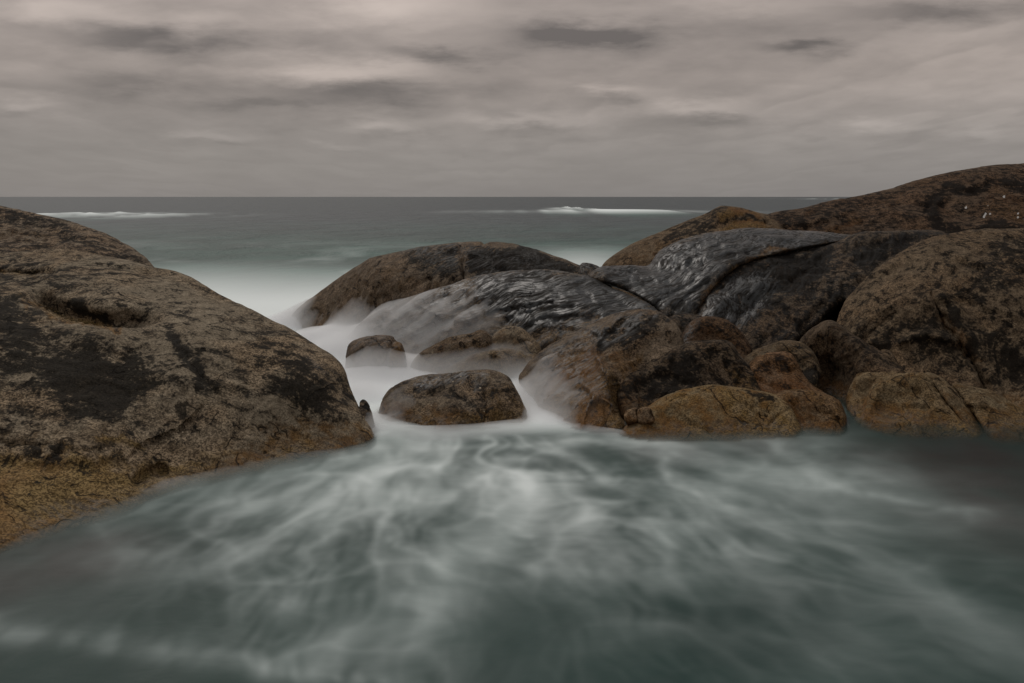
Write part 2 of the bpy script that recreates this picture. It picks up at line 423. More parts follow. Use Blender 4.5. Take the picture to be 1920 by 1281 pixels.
    me.polygons.foreach_set('use_smooth', np.ones(len(T), bool))
    me.materials.append(GRANITE)
    o = bpy.data.objects.new(name, me); col.objects.link(o); o.location = org; o.color = (*tint, 1)
    if kind: o['kind'] = kind
    else:
        o['label'] = label; o['category'] = cat
        if group: o['group'] = group
    return o

# ---- left headland
boulder('boulder', 'huge rounded granite boulder with black lichen, a scooped hollow and a long crack',
    [(-520,430,18),(-260,462,17.8),(0,476,17.6),(60,470,17.6),(115,466,17.6),(180,477,17.5),(240,487,17.3),(285,500,17.1),(320,507,17),
     (352,517,16.8),(385,534,16.5),(420,556,16.1),(470,579,15.7),(515,603,15.3),(545,617,15.1),(590,646,14.8),(625,668,14.5),
     (645,691,14.3),(656,722,14.1),(673,760,13.8),(688,790,13.6),(700,815,13.4),(704,845,13.2),(690,900,12.6),(560,930,11.9),
     (400,960,11.2),(290,985,10.6),(240,1020,10.1),(120,1060,9.6),(0,1100,9.0),(-120,1140,8.5),(-320,1200,8.0),(-520,1180,8.6)],
    [(0,1000,9.35),(240,915,10.8),(330,880,11.5),(500,848,12.3),(650,832,12.9),(0,850,10.7),(0,700,12.0),(0,560,14.3),(200,700,12.5),
     (200,800,11.5),(200,560,14.7),(400,700,13.0),(400,800,12.2),(400,600,14.5),(550,700,13.45),(550,800,12.8),(640,780,13.2),(0,505,16.4),
     (200,510,16.3),(-260,700,11.6),(-260,900,9.8),(-260,1050,8.7),(-260,540,14.8),(110,600,13.7),(120,770,11.6)],
    R=0.30, w=0.9, back=3.0, step=3.6, rough=0.85, facet=0.03, fsize=0.9, seed=1, tint=(1.05, 1.03, 0.95),
    lip=[([(40,566),(95,586),(140,606),(190,615),(250,617),(318,608)], 30, 0.95), ([(-300,514),(0,515),(60,519),(135,516)], 11, 0.50), ([(-100,838),(0,832),(60,839),(130,838)], 8, 0.10)],
    carve=[([(380,762),(345,800),(312,817),(270,833),(243,857)], 1.9, 0.09), 
           ([(262,905),(275,890),(300,882)], 10, 0.16), ([(0,470),(100,478),(180,500),(300,520),(410,562)], 9, 0.10),
           ([(278,485),(282,512)], 4, 0.10), ([(150,480),(210,490),(270,503)], 10, -0.14), ([(320,620),(350,680),(405,742)], 11, 0.05),
           ([(-100,560),(0,558),(60,580),(130,622),(230,640)], 22, -0.12), ([(0,870),(110,880),(230,870)], 14, 0.07)],
    stain_shade=[([(-520,540),(-60,548),(30,556),(80,596),(150,632),(235,650),(285,690),(282,730),(240,780),(160,785),(110,765),(50,742),(-60,728),(-520,740)], 0.60, 34), ([(60,680),(150,660),(250,680),(265,720),(225,770),(130,755)], 0.95, 26), ([(-520,560),(20,565),(70,610),(90,660),(-520,670)], 0.75, 22),
           ([(500,630),(570,655),(630,735),(650,785),(580,775),(530,740),(490,680)], 0.50, 24), ([(530,680),(580,690),(625,750),(600,768),(550,735)], 0.85, 16),
           ([(312,618),(338,622),(375,685),(412,742),(382,736),(345,690)], 0.74, 7),
           ([(330,560),(352,562),(368,600),(340,596)], 0.50, 12), ([(360,640),(410,640),(440,675),(370,680)], 0.46, 18),
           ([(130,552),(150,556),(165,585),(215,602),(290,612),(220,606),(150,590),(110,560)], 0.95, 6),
           ([(-520,480),(0,480),(150,505),(260,515),(150,530),(0,540),(-520,530)], 0.50, 12),
           ([(200,480),(280,500),(330,520),(260,525),(190,500)], 0.40, 8),
           ([(40,840),(75,835),(80,855),(45,855)], 0.7, 5), ([(95,835),(120,838),(118,852),(96,850)], 0.7, 4),
           ([(640,690),(655,722),(690,800),(700,830),(680,800),(640,730)], 0.45, 10)],
    ochre=[([(-520,800),(0,795),(120,800),(260,850),(400,830),(520,760),(640,780),(720,800),(720,900),(300,960),(-520,1200)], 0.42, 30),
           ([(-520,860),(0,860),(150,850),(250,880),(260,960),(0,1120),(-520,1200)], 1.0, 22),
           ([(40,555),(120,590),(240,606),(230,616),(120,604),(60,575)], 0.9, 8), ([(180,815),(270,820),(262,835),(190,826)], 0.85, 8),
           ([(-100,500),(0,502),(110,514),(0,515),(-100,514)], 0.8, 5), ([(560,790),(690,790),(700,830),(560,840)], 0.6, 14)],
    pale=[([(150,480),(230,488),(282,505),(210,505)], 0.8, 10), ([(200,590),(330,560),(330,620),(310,700),(300,640)], 0.45, 20),
          ([(250,780),(400,790),(480,800),(400,830),(270,820)], 0.7, 20), ([(160,530),(300,520),(430,570),(470,640),(330,640),(220,600),(165,580)], 0.55, 30), ([(420,700),(500,700),(540,770),(440,790),(400,750)], 0.35, 25), ([(290,650),(350,690),(380,760),(300,770),(280,700)], 0.5, 20), ([(20,770),(140,790),(110,812),(10,800)], 0.45, 10)],
    wet=[([(560,660),(640,690),(660,760),(640,740)], 0.5, 20), ([(312,618),(338,622),(375,685),(412,742),(382,736),(345,690)], 0.15, 7)],
    base_paint=(0.34, 0.10, 0.05, 0.05), streak=((1.0, 0.15, -0.4), 0.014, 2.4))

boulder('boulder', 'streaky brown granite hump rising behind the huge lichen-stained boulder',
    [(-520,300,23),(-260,335,22.8),(-100,366,22.2),(0,386,21.7),(60,398,21.5),(120,412,21.3),(180,431,21),(220,448,20.7),(250,465,20.4),
     (270,481,20.1),(287,498,19.8),(308,530,19.3),(260,600,18.2),(100,610,17.8),(-260,610,17.8),(-520,610,17.8)],
    [(0,430,20.4),(100,440,20.3),(200,470,19.7),(0,480,18.7),(150,480,19.0),(-260,430,20.3)],
    R=0.35, w=0.8, back=2.5, facet=0.05, fsize=0.9, seed=2, tint=(1.01, 0.952, 0.889),
    stain_shade=[([(-260,380),(0,395),(100,415),(200,455),(285,500),(240,490),(150,460),(60,430),(-260,410)], 0.60, 10),
           ([(-260,440),(0,448),(90,470),(60,490),(-260,470)], 0.52, 12)],
    ochre=[([(-260,410),(60,430),(140,465),(80,470),(-260,440)], 0.45, 12)],
    carve=[([(0,412),(90,432),(190,470),(270,498)], 5, 0.07), ([(-100,440),(0,446),(70,462),(140,480)], 7, 0.09)],
    streak=((1.0, 0.1, -0.35), 0.03, 3.5), base_paint=(0.36, 0.15, 0.1, 0.0))

boulder('rock_shard', 'small dark upright shard leaning on the tip of the huge boulder',
    [(672,775,13.8),(673,756,14.0),(680,749,14.1),(688,753,14.1),(696,770,14.0),(702,792,13.9),(707,815,13.8),(706,850,13.6),(690,868,13.4),(678,830,13.6)],
    [], R=0.12, w=0.2, back=0.25, step=2.6, seed=3, tint=(0.7, 0.66, 0.62), base_paint=(0.45, 0.2, 0.3, 0), cat='rock')

# ---- middle reef
boulder('boulder', 'dark domed boulder split by an upright crack, behind the wet sloping slab',
    [(505,650,25.5),(522,622,25.6),(540,600,25.4),(560,576,25.2),(600,546,25),(640,518,24.7),(680,492,24.4),(702,481,24.3),(740,473,24.1),(790,462,23.9),(840,456,23.7),
     (880,454,23.6),(902,453,23.6),(908,458,23.5),(918,454,23.5),(945,454,23.4),(990,463,23.3),(1040,479,23.1),(1080,496,22.9),(1098,506,22.7),(1100,545,22),
     (900,610,21.3),(750,650,21.6),(600,680,22.6),(520,675,24)],
    [(700,560,22.6),(860,495,22.4),(700,510,23.1),(620,580,23.7),(860,560,21.6),(1000,495,22.2),(930,475,22.6),(780,500,22.6),(560,610,24.4),(960,505,22.0)],
    R=0.45, w=0.8, back=2.2, facet=0.06, fsize=0.8, seed=4, tint=(0.80, 0.74, 0.68),
    carve=[([(864,462),(866,490),(870,530)], 3.2, 0.22), ([(800,560),(808,530),(806,520)], 2.5, 0.12), ([(905,452),(908,470),(925,490)], 5, 0.08),
           ([(806,522),(760,545),(700,558)], 4, 0.06), ([(870,478),(940,470),(1010,485)], 8, -0.10)],
    stain_shade=[([(770,462),(850,456),(862,500),(855,540),(820,525),(780,520),(760,490)], 0.62, 12),
           ([(868,460),(930,455),(1000,465),(1095,505),(1000,512),(880,515)], 1.0, 10)],
    ochre=[([(690,490),(770,480),(800,540),(720,580),(640,600),(560,600)], 0.38, 20), ([(975,497),(1012,497),(1008,508),(978,508)], 0.9, 4),
           ([(810,525),(866,500),(870,540),(800,565)], 0.42, 6)],
    wet=[([(700,470),(860,440),(1110,500),(1000,530),(860,520)], 0.5, 20)],
    streak=((-0.75, -0.25, -0.6), 0.03, 3.6), base_paint=(0.22, 0.16, 0.25, 0.1))

boulder('rock_slab', 'long wet black slab sloping down into white water in front of the split dome',
    [(600,680,21.5),(640,640,21.6),(680,602,21.5),(720,577,21.4),(790,550,21.2),(850,530,21.1),(890,518,21.1),(940,510,21),(1000,506,20.9),
     (1060,509,20.6),(1110,521,20.2),(1150,540,19.8),(1200,561,19.2),(1225,576,18.8),(1246,600,18.3),(1265,650,17.4),(1150,720,16.8),
     (1000,720,17.6),(900,720,18.1),(760,720,18.6),(640,720,19.6)],
    [(1000,560,19.5),(1000,600,18.9),(900,580,19.6),(800,610,19.9),(1100,600,18.4),(1000,650,18.2),(1100,650,17.5),(900,530,20.5),(1000,525,20.2),(1180,590,18.4)],
    R=0.25, w=0.6, back=1.6, facet=0.05, fsize=0.7, seed=5, tint=(0.82, 0.78, 0.74),
    carve=[([(935,585),(985,578),(1040,570)], 4, 0.08), ([(950,600),(1010,585),(1080,580)], 4, 0.07), ([(985,615),(1040,600),(1120,596)], 6, 0.10),
           ([(960,622),(1000,608),(1070,612),(1130,622)], 5, -0.08), ([(780,640),(860,590),(950,560)], 9, 0.06)],
    stain_shade=[([(880,515),(1000,500),(1120,515),(1240,580),(1250,610),(1100,590),(1000,620),(940,600),(900,560)], 1.0, 22)],
    ochre=[([(980,610),(1060,600),(1140,605),(1100,660),(1000,650)], 0.55, 12), ([(720,590),(880,555),(940,600),(800,640)], 0.45, 20)],
    wet=[([(650,600),(890,510),(1100,500),(1260,580),(1230,610),(1000,610),(900,600),(700,660)], 0.95, 20)],
    streak=((-1.0, -0.25, -0.28), 0.040, 3.0), base_paint=(0.34, 0.25, 0.55, 0.0))

boulder('boulder', 'small rounded boulder with a rusty broken end, alone in the white water',
    [(648,668,18.3),(652,650,18.4),(662,639,18.5),(685,632,18.5),(715,629,18.5),(735,632,18.5),(744,640,18.4),(752,644,18.3),(757,656,18.2),(762,676,18.1),
     (764,705,17.9),(745,730,17.6),(690,738,17.6),(652,715,17.9)],
    [(690,645,18.1),(690,670,17.85),(750,665,17.9)], R=0.30, w=0.42, back=0.8, step=2.6, seed=6, tint=(0.76, 0.688, 0.64),
    carve=[([(738,634),(732,655),(722,690)], 3, 0.08)], ochre=[([(735,640),(760,640),(765,690),(722,690)], 0.95, 5)],
    wet=[([(640,620),(770,620),(770,720),(640,720)], 0.5, 5)], base_paint=(0.15, 0.25, 0.3, 0.1))

boulder('boulder', 'low brown rock washed by foam at the foot of the wet slab',
    [(770,690,18.1),(785,664,18.2),(812,648,18.3),(842,633,18.4),(878,626,18.4),(903,619,18.4),(918,627,18.3),(928,645,18.2),(930,670,18.0),(900,705,17.8),(840,715,17.7),(785,712,17.8)],
    [(870,650,17.9)], R=0.3, w=0.26, back=0.6, step=2.6, seed=7, base_paint=(0.3, 0.5, 0.3, 0.0), tint=(0.8, 0.74, 0.68),
    streak=((-1, -0.3, -0.3), 0.02, 5))
boulder('boulder', 'flat olive-brown rock lapped by foam below the low brown rock',
    [(800,712,17.7),(835,688,17.8),(868,670,17.9),(905,658,17.9),(945,652,17.9),(985,656,17.9),(1008,663,17.8),(1010,690,17.6),(960,715,17.5),(880,725,17.4),(820,728,17.5)],
    [(930,675,17.5)], R=0.26, w=0.22, back=0.6, step=2.6, seed=8, base_paint=(0.2, 0.5, 0.3, 0.0), tint=(0.86, 0.8, 0.68))
boulder('boulder', 'smooth foam-veiled hump between the low brown rock and the wet slab',
    [(916,660,18.2),(920,636,18.3),(935,620,18.4),(960,612,18.4),(982,618,18.3),(1000,635,18.2),(1014,655,18.0),(1010,685,17.8),(960,690,17.8),(925,690,18.0)],
    [(965,640,17.95)], R=0.26, w=0.24, back=0.5, step=2.6, seed=9, base_paint=(0.1, 0.4, 0.35, 0.2), tint=(1, 0.95, 0.85))

boulder('boulder', 'squat boulder dotted with pale shells, standing in the channel mouth',
    [(706,800,14.55),(710,772,14.8),(718,748,15.0),(736,725,15.2),(766,711,15.3),(800,703,15.35),(850,700,15.35),(888,695,15.35),(920,693,15.3),(943,700,15.25),
     (958,712,15.1),(974,742,14.9),(985,770,14.7),(993,800,14.5),(990,840,14.2),(900,862,13.9),(780,862,13.9),(715,840,14.2)],
    [(850,722,14.85),(850,760,14.25),(850,790,14.0),(950,745,14.45),(760,750,14.55),(945,790,14.2),(900,716,14.9),(760,790,14.2)],
    R=0.28, w=0.3, back=0.9, step=2.8, seed=10, tint=(0.85, 0.80, 0.73), rough=1.2,
    carve=[([(905,730),(912,770),(905,800)], 4, 0.05)],
    stain_shade=[([(840,735),(890,740),(905,770),(900,800),(830,795),(820,760)], 0.72, 12), ([(740,715),(860,702),(880,720),(800,735),(750,740)], 0.42, 12)],
    ochre=[([(915,715),(960,720),(985,790),(905,790)], 0.5, 14), ([(720,740),(800,735),(830,790),(720,800)], 0.35, 20)],
    wet=[([(760,690),(940,690),(900,722),(800,725)], 0.7, 10)], base_paint=(0.36, 0.25, 0.25, 0.0))

boulder('boulder', 'ridged boulder with rust-red flank and white water pouring past its foot',
    [(972,712,16.3),(985,688,16.5),(1010,662,16.7),(1050,636,16.9),(1100,610,17.1),(1140,591,17.2),(1170,583,17.2),(1200,580,17.2),(1230,583,17.1),(1256,597,16.9),
     (1274,618,16.7),(1282,645,16.4),(1282,690,15.7),(1215,725,15.2),(1178,762,14.8),(1180,800,14.3),(1172,840,13.8),(1100,850,13.7),(1040,815,14.4),(1005,755,15.3),(985,735,15.8)],
    [(1100,700,15.2),(1100,760,14.3),(1110,792,13.9),(1130,640,16.0),(1200,640,15.8),(1250,630,16.1),(1040,700,15.7),(1145,700,14.95),(1200,690,15.5),(1150,770,14.2),(1180,600,16.5)],
    R=0.36, w=0.4, back=1.4, step=3.0, facet=0.06, fsize=0.6, seed=11, tint=(0.82, 0.74, 0.66),
    carve=[([(1165,590),(1120,640),(1125,680),(1150,720)], 7, -0.16), ([(1150,715),(1160,755),(1176,800)], 7, 0.22), ([(1090,800),(1105,755),(1130,745),(1155,765)], 7, -0.10),
           ([(1060,650),(1120,630),(1170,625)], 6, 0.06), ([(1020,690),(1060,670),(1110,660)], 5, 0.05)],
    stain_shade=[([(1110,612),(1170,584),(1240,588),(1262,605),(1230,625),(1180,645),(1120,655)], 0.74, 12), ([(1010,660),(1090,620),(1120,640),(1030,680)], 0.38, 10)],
    ochre=[([(1040,670),(1120,655),(1150,730),(1170,800),(1080,800),(1030,750)], 0.9, 14), ([(1130,660),(1200,650),(1180,700),(1150,700)], 0.7, 10)],
    pale=[([(1180,650),(1275,615),(1285,640),(1230,670),(1190,680)], 1.0, 8)],
    wet=[([(980,690),(1060,630),(1180,575),(1250,590),(1120,650),(1150,760),(1040,770)], 0.7, 15)],
    streak=((-0.8, -0.45, -0.4), 0.03, 3.6), base_paint=(0.22, 0.3, 0.25, 0.0))

# ---- jumble below the right-hand massif
boulder('boulder', 'dark wedge-shaped boulder resting behind the ochre front slab',
    [(1154,740,15.0),(1156,716,15.3),(1168,699,15.5),(1200,685,15.7),(1240,663,15.9),(1280,646,16),(1320,637,16),(1358,635,16),(1374,643,15.95),(1388,664,15.8),
     (1412,690,15.6),(1424,708,15.4),(1428,738,15.1),(1400,775,14.7),(1300,790,14.5),(1200,800,14.4),(1165,785,14.6)],
    [(1300,680,15.2),(1300,730,14.75),(1200,740,14.75),(1390,720,15.0),(1350,650,15.55)], R=0.45, w=0.24, back=1.0, step=3.0, facet=0.07, fsize=0.5, seed=12, tint=(0.496, 0.44, 0.384),
    stain_shade=[([(1200,690),(1290,660),(1320,690),(1300,730),(1380,735),(1280,750),(1180,760),(1170,720)], 0.72, 14)],
    ochre=[([(1155,710),(1200,690),(1210,750),(1160,770)], 0.7, 12), ([(1360,690),(1420,705),(1425,740),(1370,735)], 0.75, 10)],
    pale=[([(1320,665),(1370,660),(1380,700),(1340,700)], 0.6, 12)], base_paint=(0.46, 0.4, 0.15, 0.0), streak=((0.5, 0.1, -0.8), 0.018, 5))

boulder('rock_slab', 'ochre speckled slab lying at the pool edge below the dark wedge boulder',
    [(1160,815,13.9),(1178,795,14.1),(1208,768,14.4),(1238,747,14.6),(1270,733,14.75),(1310,723,14.85),(1345,721,14.85),(1400,728,14.8),(1440,736,14.75),(1470,743,14.65),
     (1486,760,14.45),(1497,786,14.2),(1508,812,13.95),(1505,850,13.5),(1350,865,13.2),(1200,855,13.3),(1162,840,13.6)],
    [(1320,745,14.25),(1320,780,13.9),(1320,805,13.65),(1450,770,14.1),(1240,790,13.85),(1470,800,13.75)], R=0.36, w=0.24, back=0.9, step=3.0, facet=0.035, fsize=0.6, seed=13, tint=(0.842, 0.762, 0.562),
    stain_shade=[([(1385,730),(1440,740),(1452,752),(1410,748)], 0.8, 6)], carve=[([(1440,800),(1462,780),(1480,768)], 3, 0.04), ([(1215,770),(1222,785)], 3, 0.06)],
    ochre=[([(1180,740),(1400,720),(1480,790),(1480,830),(1180,830)], 0.62, 20)], pale=[([(1430,738),(1475,748),(1500,800),(1470,790)], 0.6, 8)],
    base_paint=(0.08, 0.5, 0.05, 0.25), rough=0.7)
boulder('stone', 'small square brown stone wedged at the left end of the ochre slab',
    [(1170,782,13.85),(1173,772,13.9),(1182,767,13.95),(1193,765,13.95),(1197,776,13.9),(1195,790,13.8),(1176,792,13.8)], [], R=0.06, w=0.08, back=0.15, step=2.2,
    facet=0.012, fsize=0.15, seed=14, base_paint=(0.1, 0.6, 0.1, 0.0), tint=(0.9, 0.75, 0.6), rough=0.3, cat='stone')
boulder('stone', 'small brown stone between the square stone and the ochre slab',
    [(1195,782,13.82),(1196,770,13.88),(1205,764,13.92),(1217,764,13.92),(1224,776,13.86),(1226,792,13.75),(1200,794,13.75)], [], R=0.07, w=0.09, back=0.15, step=2.2,
    facet=0.012, fsize=0.15, seed=15, base_paint=(0.15, 0.6, 0.1, 0.0), tint=(0.8, 0.68, 0.56), rough=0.3, cat='stone')
boulder('boulder', 'rust-brown sloping block beside the right end of the dark wedge boulder',
    [(1396,705,15.5),(1402,685,15.7),(1415,672,15.8),(1440,662,15.85),(1470,659,15.9),(1486,663,15.85),(1496,680,15.7),(1508,703,15.5),(1525,722,15.3),(1548,740,15.1),
     (1540,775,14.7),(1470,785,14.6),(1430,765,14.8),(1420,735,15.1)],
    [(1460,690,15.35),(1470,725,14.95)], R=0.36, w=0.18, back=0.8, step=3.0, facet=0.08, fsize=0.5, seed=16, tint=(0.72, 0.557, 0.442), base_paint=(0.30, 0.65, 0.15, 0.0),
    stain_shade=[([(1410,690),(1480,665),(1490,690),(1440,710)], 0.5, 10)])
boulder('boulder', 'dark brown foot block standing in the pool at the right of the ochre slab',
    [(1438,770,14.5),(1452,742,14.75),(1480,731,14.85),(1520,732,14.9),(1556,741,14.8),(1576,757,14.6),(1586,785,14.3),(1590,815,14.0),(1580,850,13.6),(1500,860,13.5),(1445,830,13.8)],
    [(1530,765,14.3),(1530,800,13.95)], R=0.36, w=0.2, back=0.8, step=3.0, facet=0.06, seed=17, tint=(0.691, 0.576, 0.442), base_paint=(0.2, 0.6, 0.15, 0.0))
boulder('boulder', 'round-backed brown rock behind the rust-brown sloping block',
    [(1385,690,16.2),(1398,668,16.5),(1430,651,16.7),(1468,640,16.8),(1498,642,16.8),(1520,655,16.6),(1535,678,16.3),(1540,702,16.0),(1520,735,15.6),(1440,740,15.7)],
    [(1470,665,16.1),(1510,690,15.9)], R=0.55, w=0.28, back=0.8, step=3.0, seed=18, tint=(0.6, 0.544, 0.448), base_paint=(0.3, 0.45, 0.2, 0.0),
    stain_shade=[([(1500,690),(1540,690),(1540,720),(1490,720)], 0.8, 8)])  # shade of the black cavity below, painted onto the rock
boulder('boulder', 'reddish brown round boulder tucked under the dark striped slope',
    [(1272,655,17.0),(1280,625,17.3),(1298,602,17.5),(1325,594,17.6),(1358,598,17.6),(1380,611,17.4),(1398,632,17.2),(1412,662,16.9),(1400,700,16.4),(1320,710,16.3),(1275,695,16.6)],
    [(1340,625,16.9),(1350,655,16.6)], R=0.55, w=0.3, back=0.8, step=3.0, seed=19, tint=(0.496, 0.384, 0.304), base_paint=(0.38, 0.55, 0.15, 0.0),
    wet=[([(1270,600),(1310,595),(1300,640),(1275,660)], 0.6, 8)])
boulder('boulder', 'half hidden dark rock between the ridged boulder and the reddish round boulder',
    [(1255,640,17.6),(1258,600,18.0),(1270,588,18.2),(1300,590,18.2),(1325,600,18.1),(1335,630,17.8),(1320,680,17.2),(1265,680,17.2)],
    [], R=0.3, w=0.2, back=0.6, step=3.0, seed=20, tint=(0.44, 0.4, 0.368), base_paint=(0.45, 0.3, 0.3, 0.0))

# ---- right-hand massif
boulder('rock_slab', 'wet black rippled ledge with an orange undercut lip above the striped slope',
    [(1105,520,20.4),(1125,501,20.8),(1150,499,21),(1185,497,21.3),(1216,497,21.6),(1236,471,22.2),(1270,452,22.6),(1310,440,22.8),(1380,430,23),(1420,428,23.1),(1480,431,23.1),
     (1540,435,22.9),(1600,441,22.6),(1600,452,22.2),(1560,455,21.9),(1520,462,21.5),(1440,479,20.9),(1382,500,20.3),(1342,534,19.7),(1305,590,18.9),(1285,615,18.4),(1255,605,18.5),
     (1230,580,19),(1195,556,19.5),(1150,535,20)],
    [(1400,445,22.1),(1350,478,20.9),(1300,498,20.5),(1250,530,19.8),(1300,550,19.3),(1220,520,20.3),(1470,450,21.7),(1280,590,18.6),(1180,520,20.4),(1240,500,20.9)],
    R=0.32, w=0.42, back=1.8, step=3.4, facet=0.06, fsize=0.8, seed=21, tint=(0.80, 0.78, 0.78),
    carve=[([(1216,500),(1300,500),(1380,480),(1440,468)], 6, 0.10), ([(1225,585),(1245,560),(1300,530)], 6, 0.10), ([(1255,600),(1275,570),(1330,530)], 5, 0.10), ([(1160,530),(1200,515),(1240,520)], 7, -0.08)],
    stain_shade=[([(1110,495),(1230,470),(1420,428),(1600,440),(1440,470),(1330,520),(1280,600),(1150,530)], 0.95, 15)],
    ochre=[([(1300,585),(1330,540),(1375,500),(1440,470),(1560,452),(1600,448),(1600,456),(1440,486),(1385,508),(1320,580)], 0.95, 5), ([(1198,503),(1225,505),(1220,515),(1205,512)], 0.9, 4)],
    wet=[([(1100,490),(1230,465),(1420,420),(1600,435),(1440,468),(1370,488),(1320,530),(1290,590),(1200,560)], 1.0, 12)],
    streak=((-1.0, -0.5, -0.45), 0.045, 2.8), base_paint=(0.42, 0.1, 0.5, 0.0))

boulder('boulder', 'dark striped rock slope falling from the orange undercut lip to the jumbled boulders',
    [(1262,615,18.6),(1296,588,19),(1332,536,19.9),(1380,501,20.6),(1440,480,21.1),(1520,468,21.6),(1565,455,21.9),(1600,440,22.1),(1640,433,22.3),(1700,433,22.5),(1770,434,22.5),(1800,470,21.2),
     (1720,560,19.7),(1640,640,18.2),(1560,680,17.5),(1480,700,17.1),(1400,690,17.0),(1340,660,17.4),(1275,645,18.1)],
    [(1500,520,20.0),(1450,580,18.6),(1400,620,17.9),(1600,480,20.9),(1380,540,19.5),(1560,560,19.1),(1680,450,21.7),(1430,520,20.0),(1330,590,18.5),(1520,620,18.1)],
    R=0.28, w=0.55, back=2.0, step=3.6, facet=0.08, fsize=0.8, seed=22, tint=(0.528, 0.48, 0.44),
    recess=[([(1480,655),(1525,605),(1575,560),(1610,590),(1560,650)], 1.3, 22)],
    carve=[([(1375,640),(1385,600),(1420,570),(1500,520),(1560,470)], 9, 0.14), ([(1335,600),(1365,560),(1440,530)], 12, -0.12), ([(1500,640),(1520,600),(1560,560)], 10, 0.14),
           ([(1590,470),(1650,455),(1720,450)], 8, 0.10), ([(1600,505),(1640,470),(1690,462)], 14, 0.12)],
    stain_shade=[([(1320,560),(1400,500),(1560,460),(1560,500),(1460,570),(1380,610),(1330,600)], 0.92, 20), ([(1590,465),(1680,445),(1750,437),(1690,480),(1620,500)], 0.8, 8),
           ([(1480,640),(1540,560),(1600,520),(1600,600),(1520,660)], 0.6, 14)],  # last patch: shade of the deep gap, put into the rock colour
    pale=[([(1560,450),(1620,435),(1700,434),(1640,448)], 0.6, 8), ([(1540,520),(1590,480),(1620,500),(1560,560)], 0.4, 14), ([(1360,600),(1390,590),(1420,640),(1380,640)], 0.35, 12)],
    wet=[([(1280,600),(1340,540),(1440,500),(1460,560),(1380,620)], 0.8, 18)],
    streak=((-0.55, -0.55, -0.65), 0.045, 2.8), base_paint=(0.46, 0.2, 0.3, 0.0))

boulder('rock', 'small dark rounded knob at the seaward end of the wet ledge',
    [(1084,512,21.3),(1087,498,21.5),(1096,492,21.6),(1110,494,21.6),(1126,502,21.4),(1142,520,21.1),(1146,545,20.8),(1110,550,20.7),(1090,530,21.0)],
    [], R=0.22, w=0.25, back=0.4, step=2.6, seed=23, tint=(0.6, 0.58, 0.58), base_paint=(0.55, 0.15, 0.7, 0.0), cat='rock', streak=((1, -0.4, -0.6), 0.03, 5))

boulder('boulder', 'tawny smooth hump with orange patches beyond the wet black ledge',
    [(1115,540,26.3),(1128,500,26.8),(1150,479,27.1),(1180,460,27.4),(1222,441,27.7),(1270,421,28),(1320,402,28.3),(1342,390,28.4),(1356,386,28.5),(1390,390,28.5),(1420,398,28.3),
     (1440,402,28.2),(1480,450,27),(1480,560,25.4),(1300,620,24.6),(1180,620,24.8),(1110,590,25.6)],
    [(1200,480,26.3),(1300,440,26.8),(1360,410,27.4),(1400,430,26.8),(1160,500,26.3)], R=0.5, w=0.9, back=2.0, facet=0.03, fsize=0.9, seed=24, tint=(0.765, 0.664, 0.544),
    carve=[([(1345,425),(1390,415),(1440,418)], 5, 0.14), ([(1345,405),(1400,398),(1430,412)], 6, -0.14)],
    stain_shade=[([(1250,425),(1330,395),(1400,388),(1350,405),(1340,440),(1240,460)], 0.62, 10), ([(1340,418),(1400,414),(1440,418),(1400,424)], 0.8, 4)],
    ochre=[([(1350,400),(1410,400),(1430,412),(1350,416)], 0.95, 5), ([(1350,425),(1440,420),(1450,436),(1350,440)], 0.95, 5), ([(1200,460),(1260,440),(1240,480),(1180,490)], 0.5, 12)],
    base_paint=(0.22, 0.3, 0.15, 0.1), streak=((-0.8, -0.2, -0.6), 0.02, 4))

boulder('boulder', 'broad dark whaleback crest with a reddish scar and white droppings on the skyline',
    [(1405,440,27.8),(1425,410,28.4),(1455,397,28.8),(1500,391,29.2),(1540,381,29.6),(1600,369,30.2),(1660,355,30.8),(1740,332,31.4),(1800,320,31.9),(1860,310,32.4),(1920,306,32.8),
     (2050,304,33),(2250,318,33),(2450,350,33),(2450,560,26),(1920,560,25.6),(1700,560,25.4),(1500,560,25.2),(1410,520,26)],
    [(1700,400,28.4),(1900,385,28.6),(1900,340,30.6),(1550,410,28.0),(2200,390,28.6),(1640,380,29.4)], R=0.5, w=1.0, back=3.0, facet=0.07, fsize=1.2, seed=25, tint=(0.56, 0.45, 0.38),
    carve=[([(1510,430),(1580,405),(1660,375),(1740,345)], 6, 0.10), ([(1740,400),(1760,365),(1830,348),(1885,338),(1960,350)], 8, 0.12), ([(1450,420),(1540,412),(1600,395)], 7, -0.15)],
    recess=[([(1750,395),(1775,362),(1830,350),(1885,340),(1960,350),(2050,380),(2000,425),(1880,425),(1790,425)], 0.25, 14)],
    stain_shade=[([(1732,410),(1738,385),(1765,355),(1850,345),(1885,335),(2000,345),(1990,352),(1886,346),(1800,362),(1768,372),(1760,400),(1775,418),(1860,420),(1990,424),(1990,436),(1760,432)], 0.92, 10),
           ([(1460,395),(1560,385),(1660,360),(1600,400),(1480,430)], 0.6, 12), ([(1600,430),(1680,390),(1720,400),(1700,440)], 0.5, 14)],
    ochre=[([(1500,395),(1540,390),(1530,410),(1500,412)], 0.8, 8), ([(1540,430),(1610,410),(1620,420),(1560,438)], 0.8, 6), ([(1640,370),(1700,355),(1690,370),(1640,382)], 0.7, 6),
           ([(1830,360),(1890,350),(1990,360),(1980,415),(1850,412)], 0.6, 12)],
    base_paint=(0.40, 0.2, 0.1, 0.05), streak=((-1, 0, -0.4), 0.025, 3),
    guano=[(1807,387,3.6),(1846,382,2.2),(1843,400,3),(1899,398,2.4),(1914,404,3.2),(1876,368,2.4)])

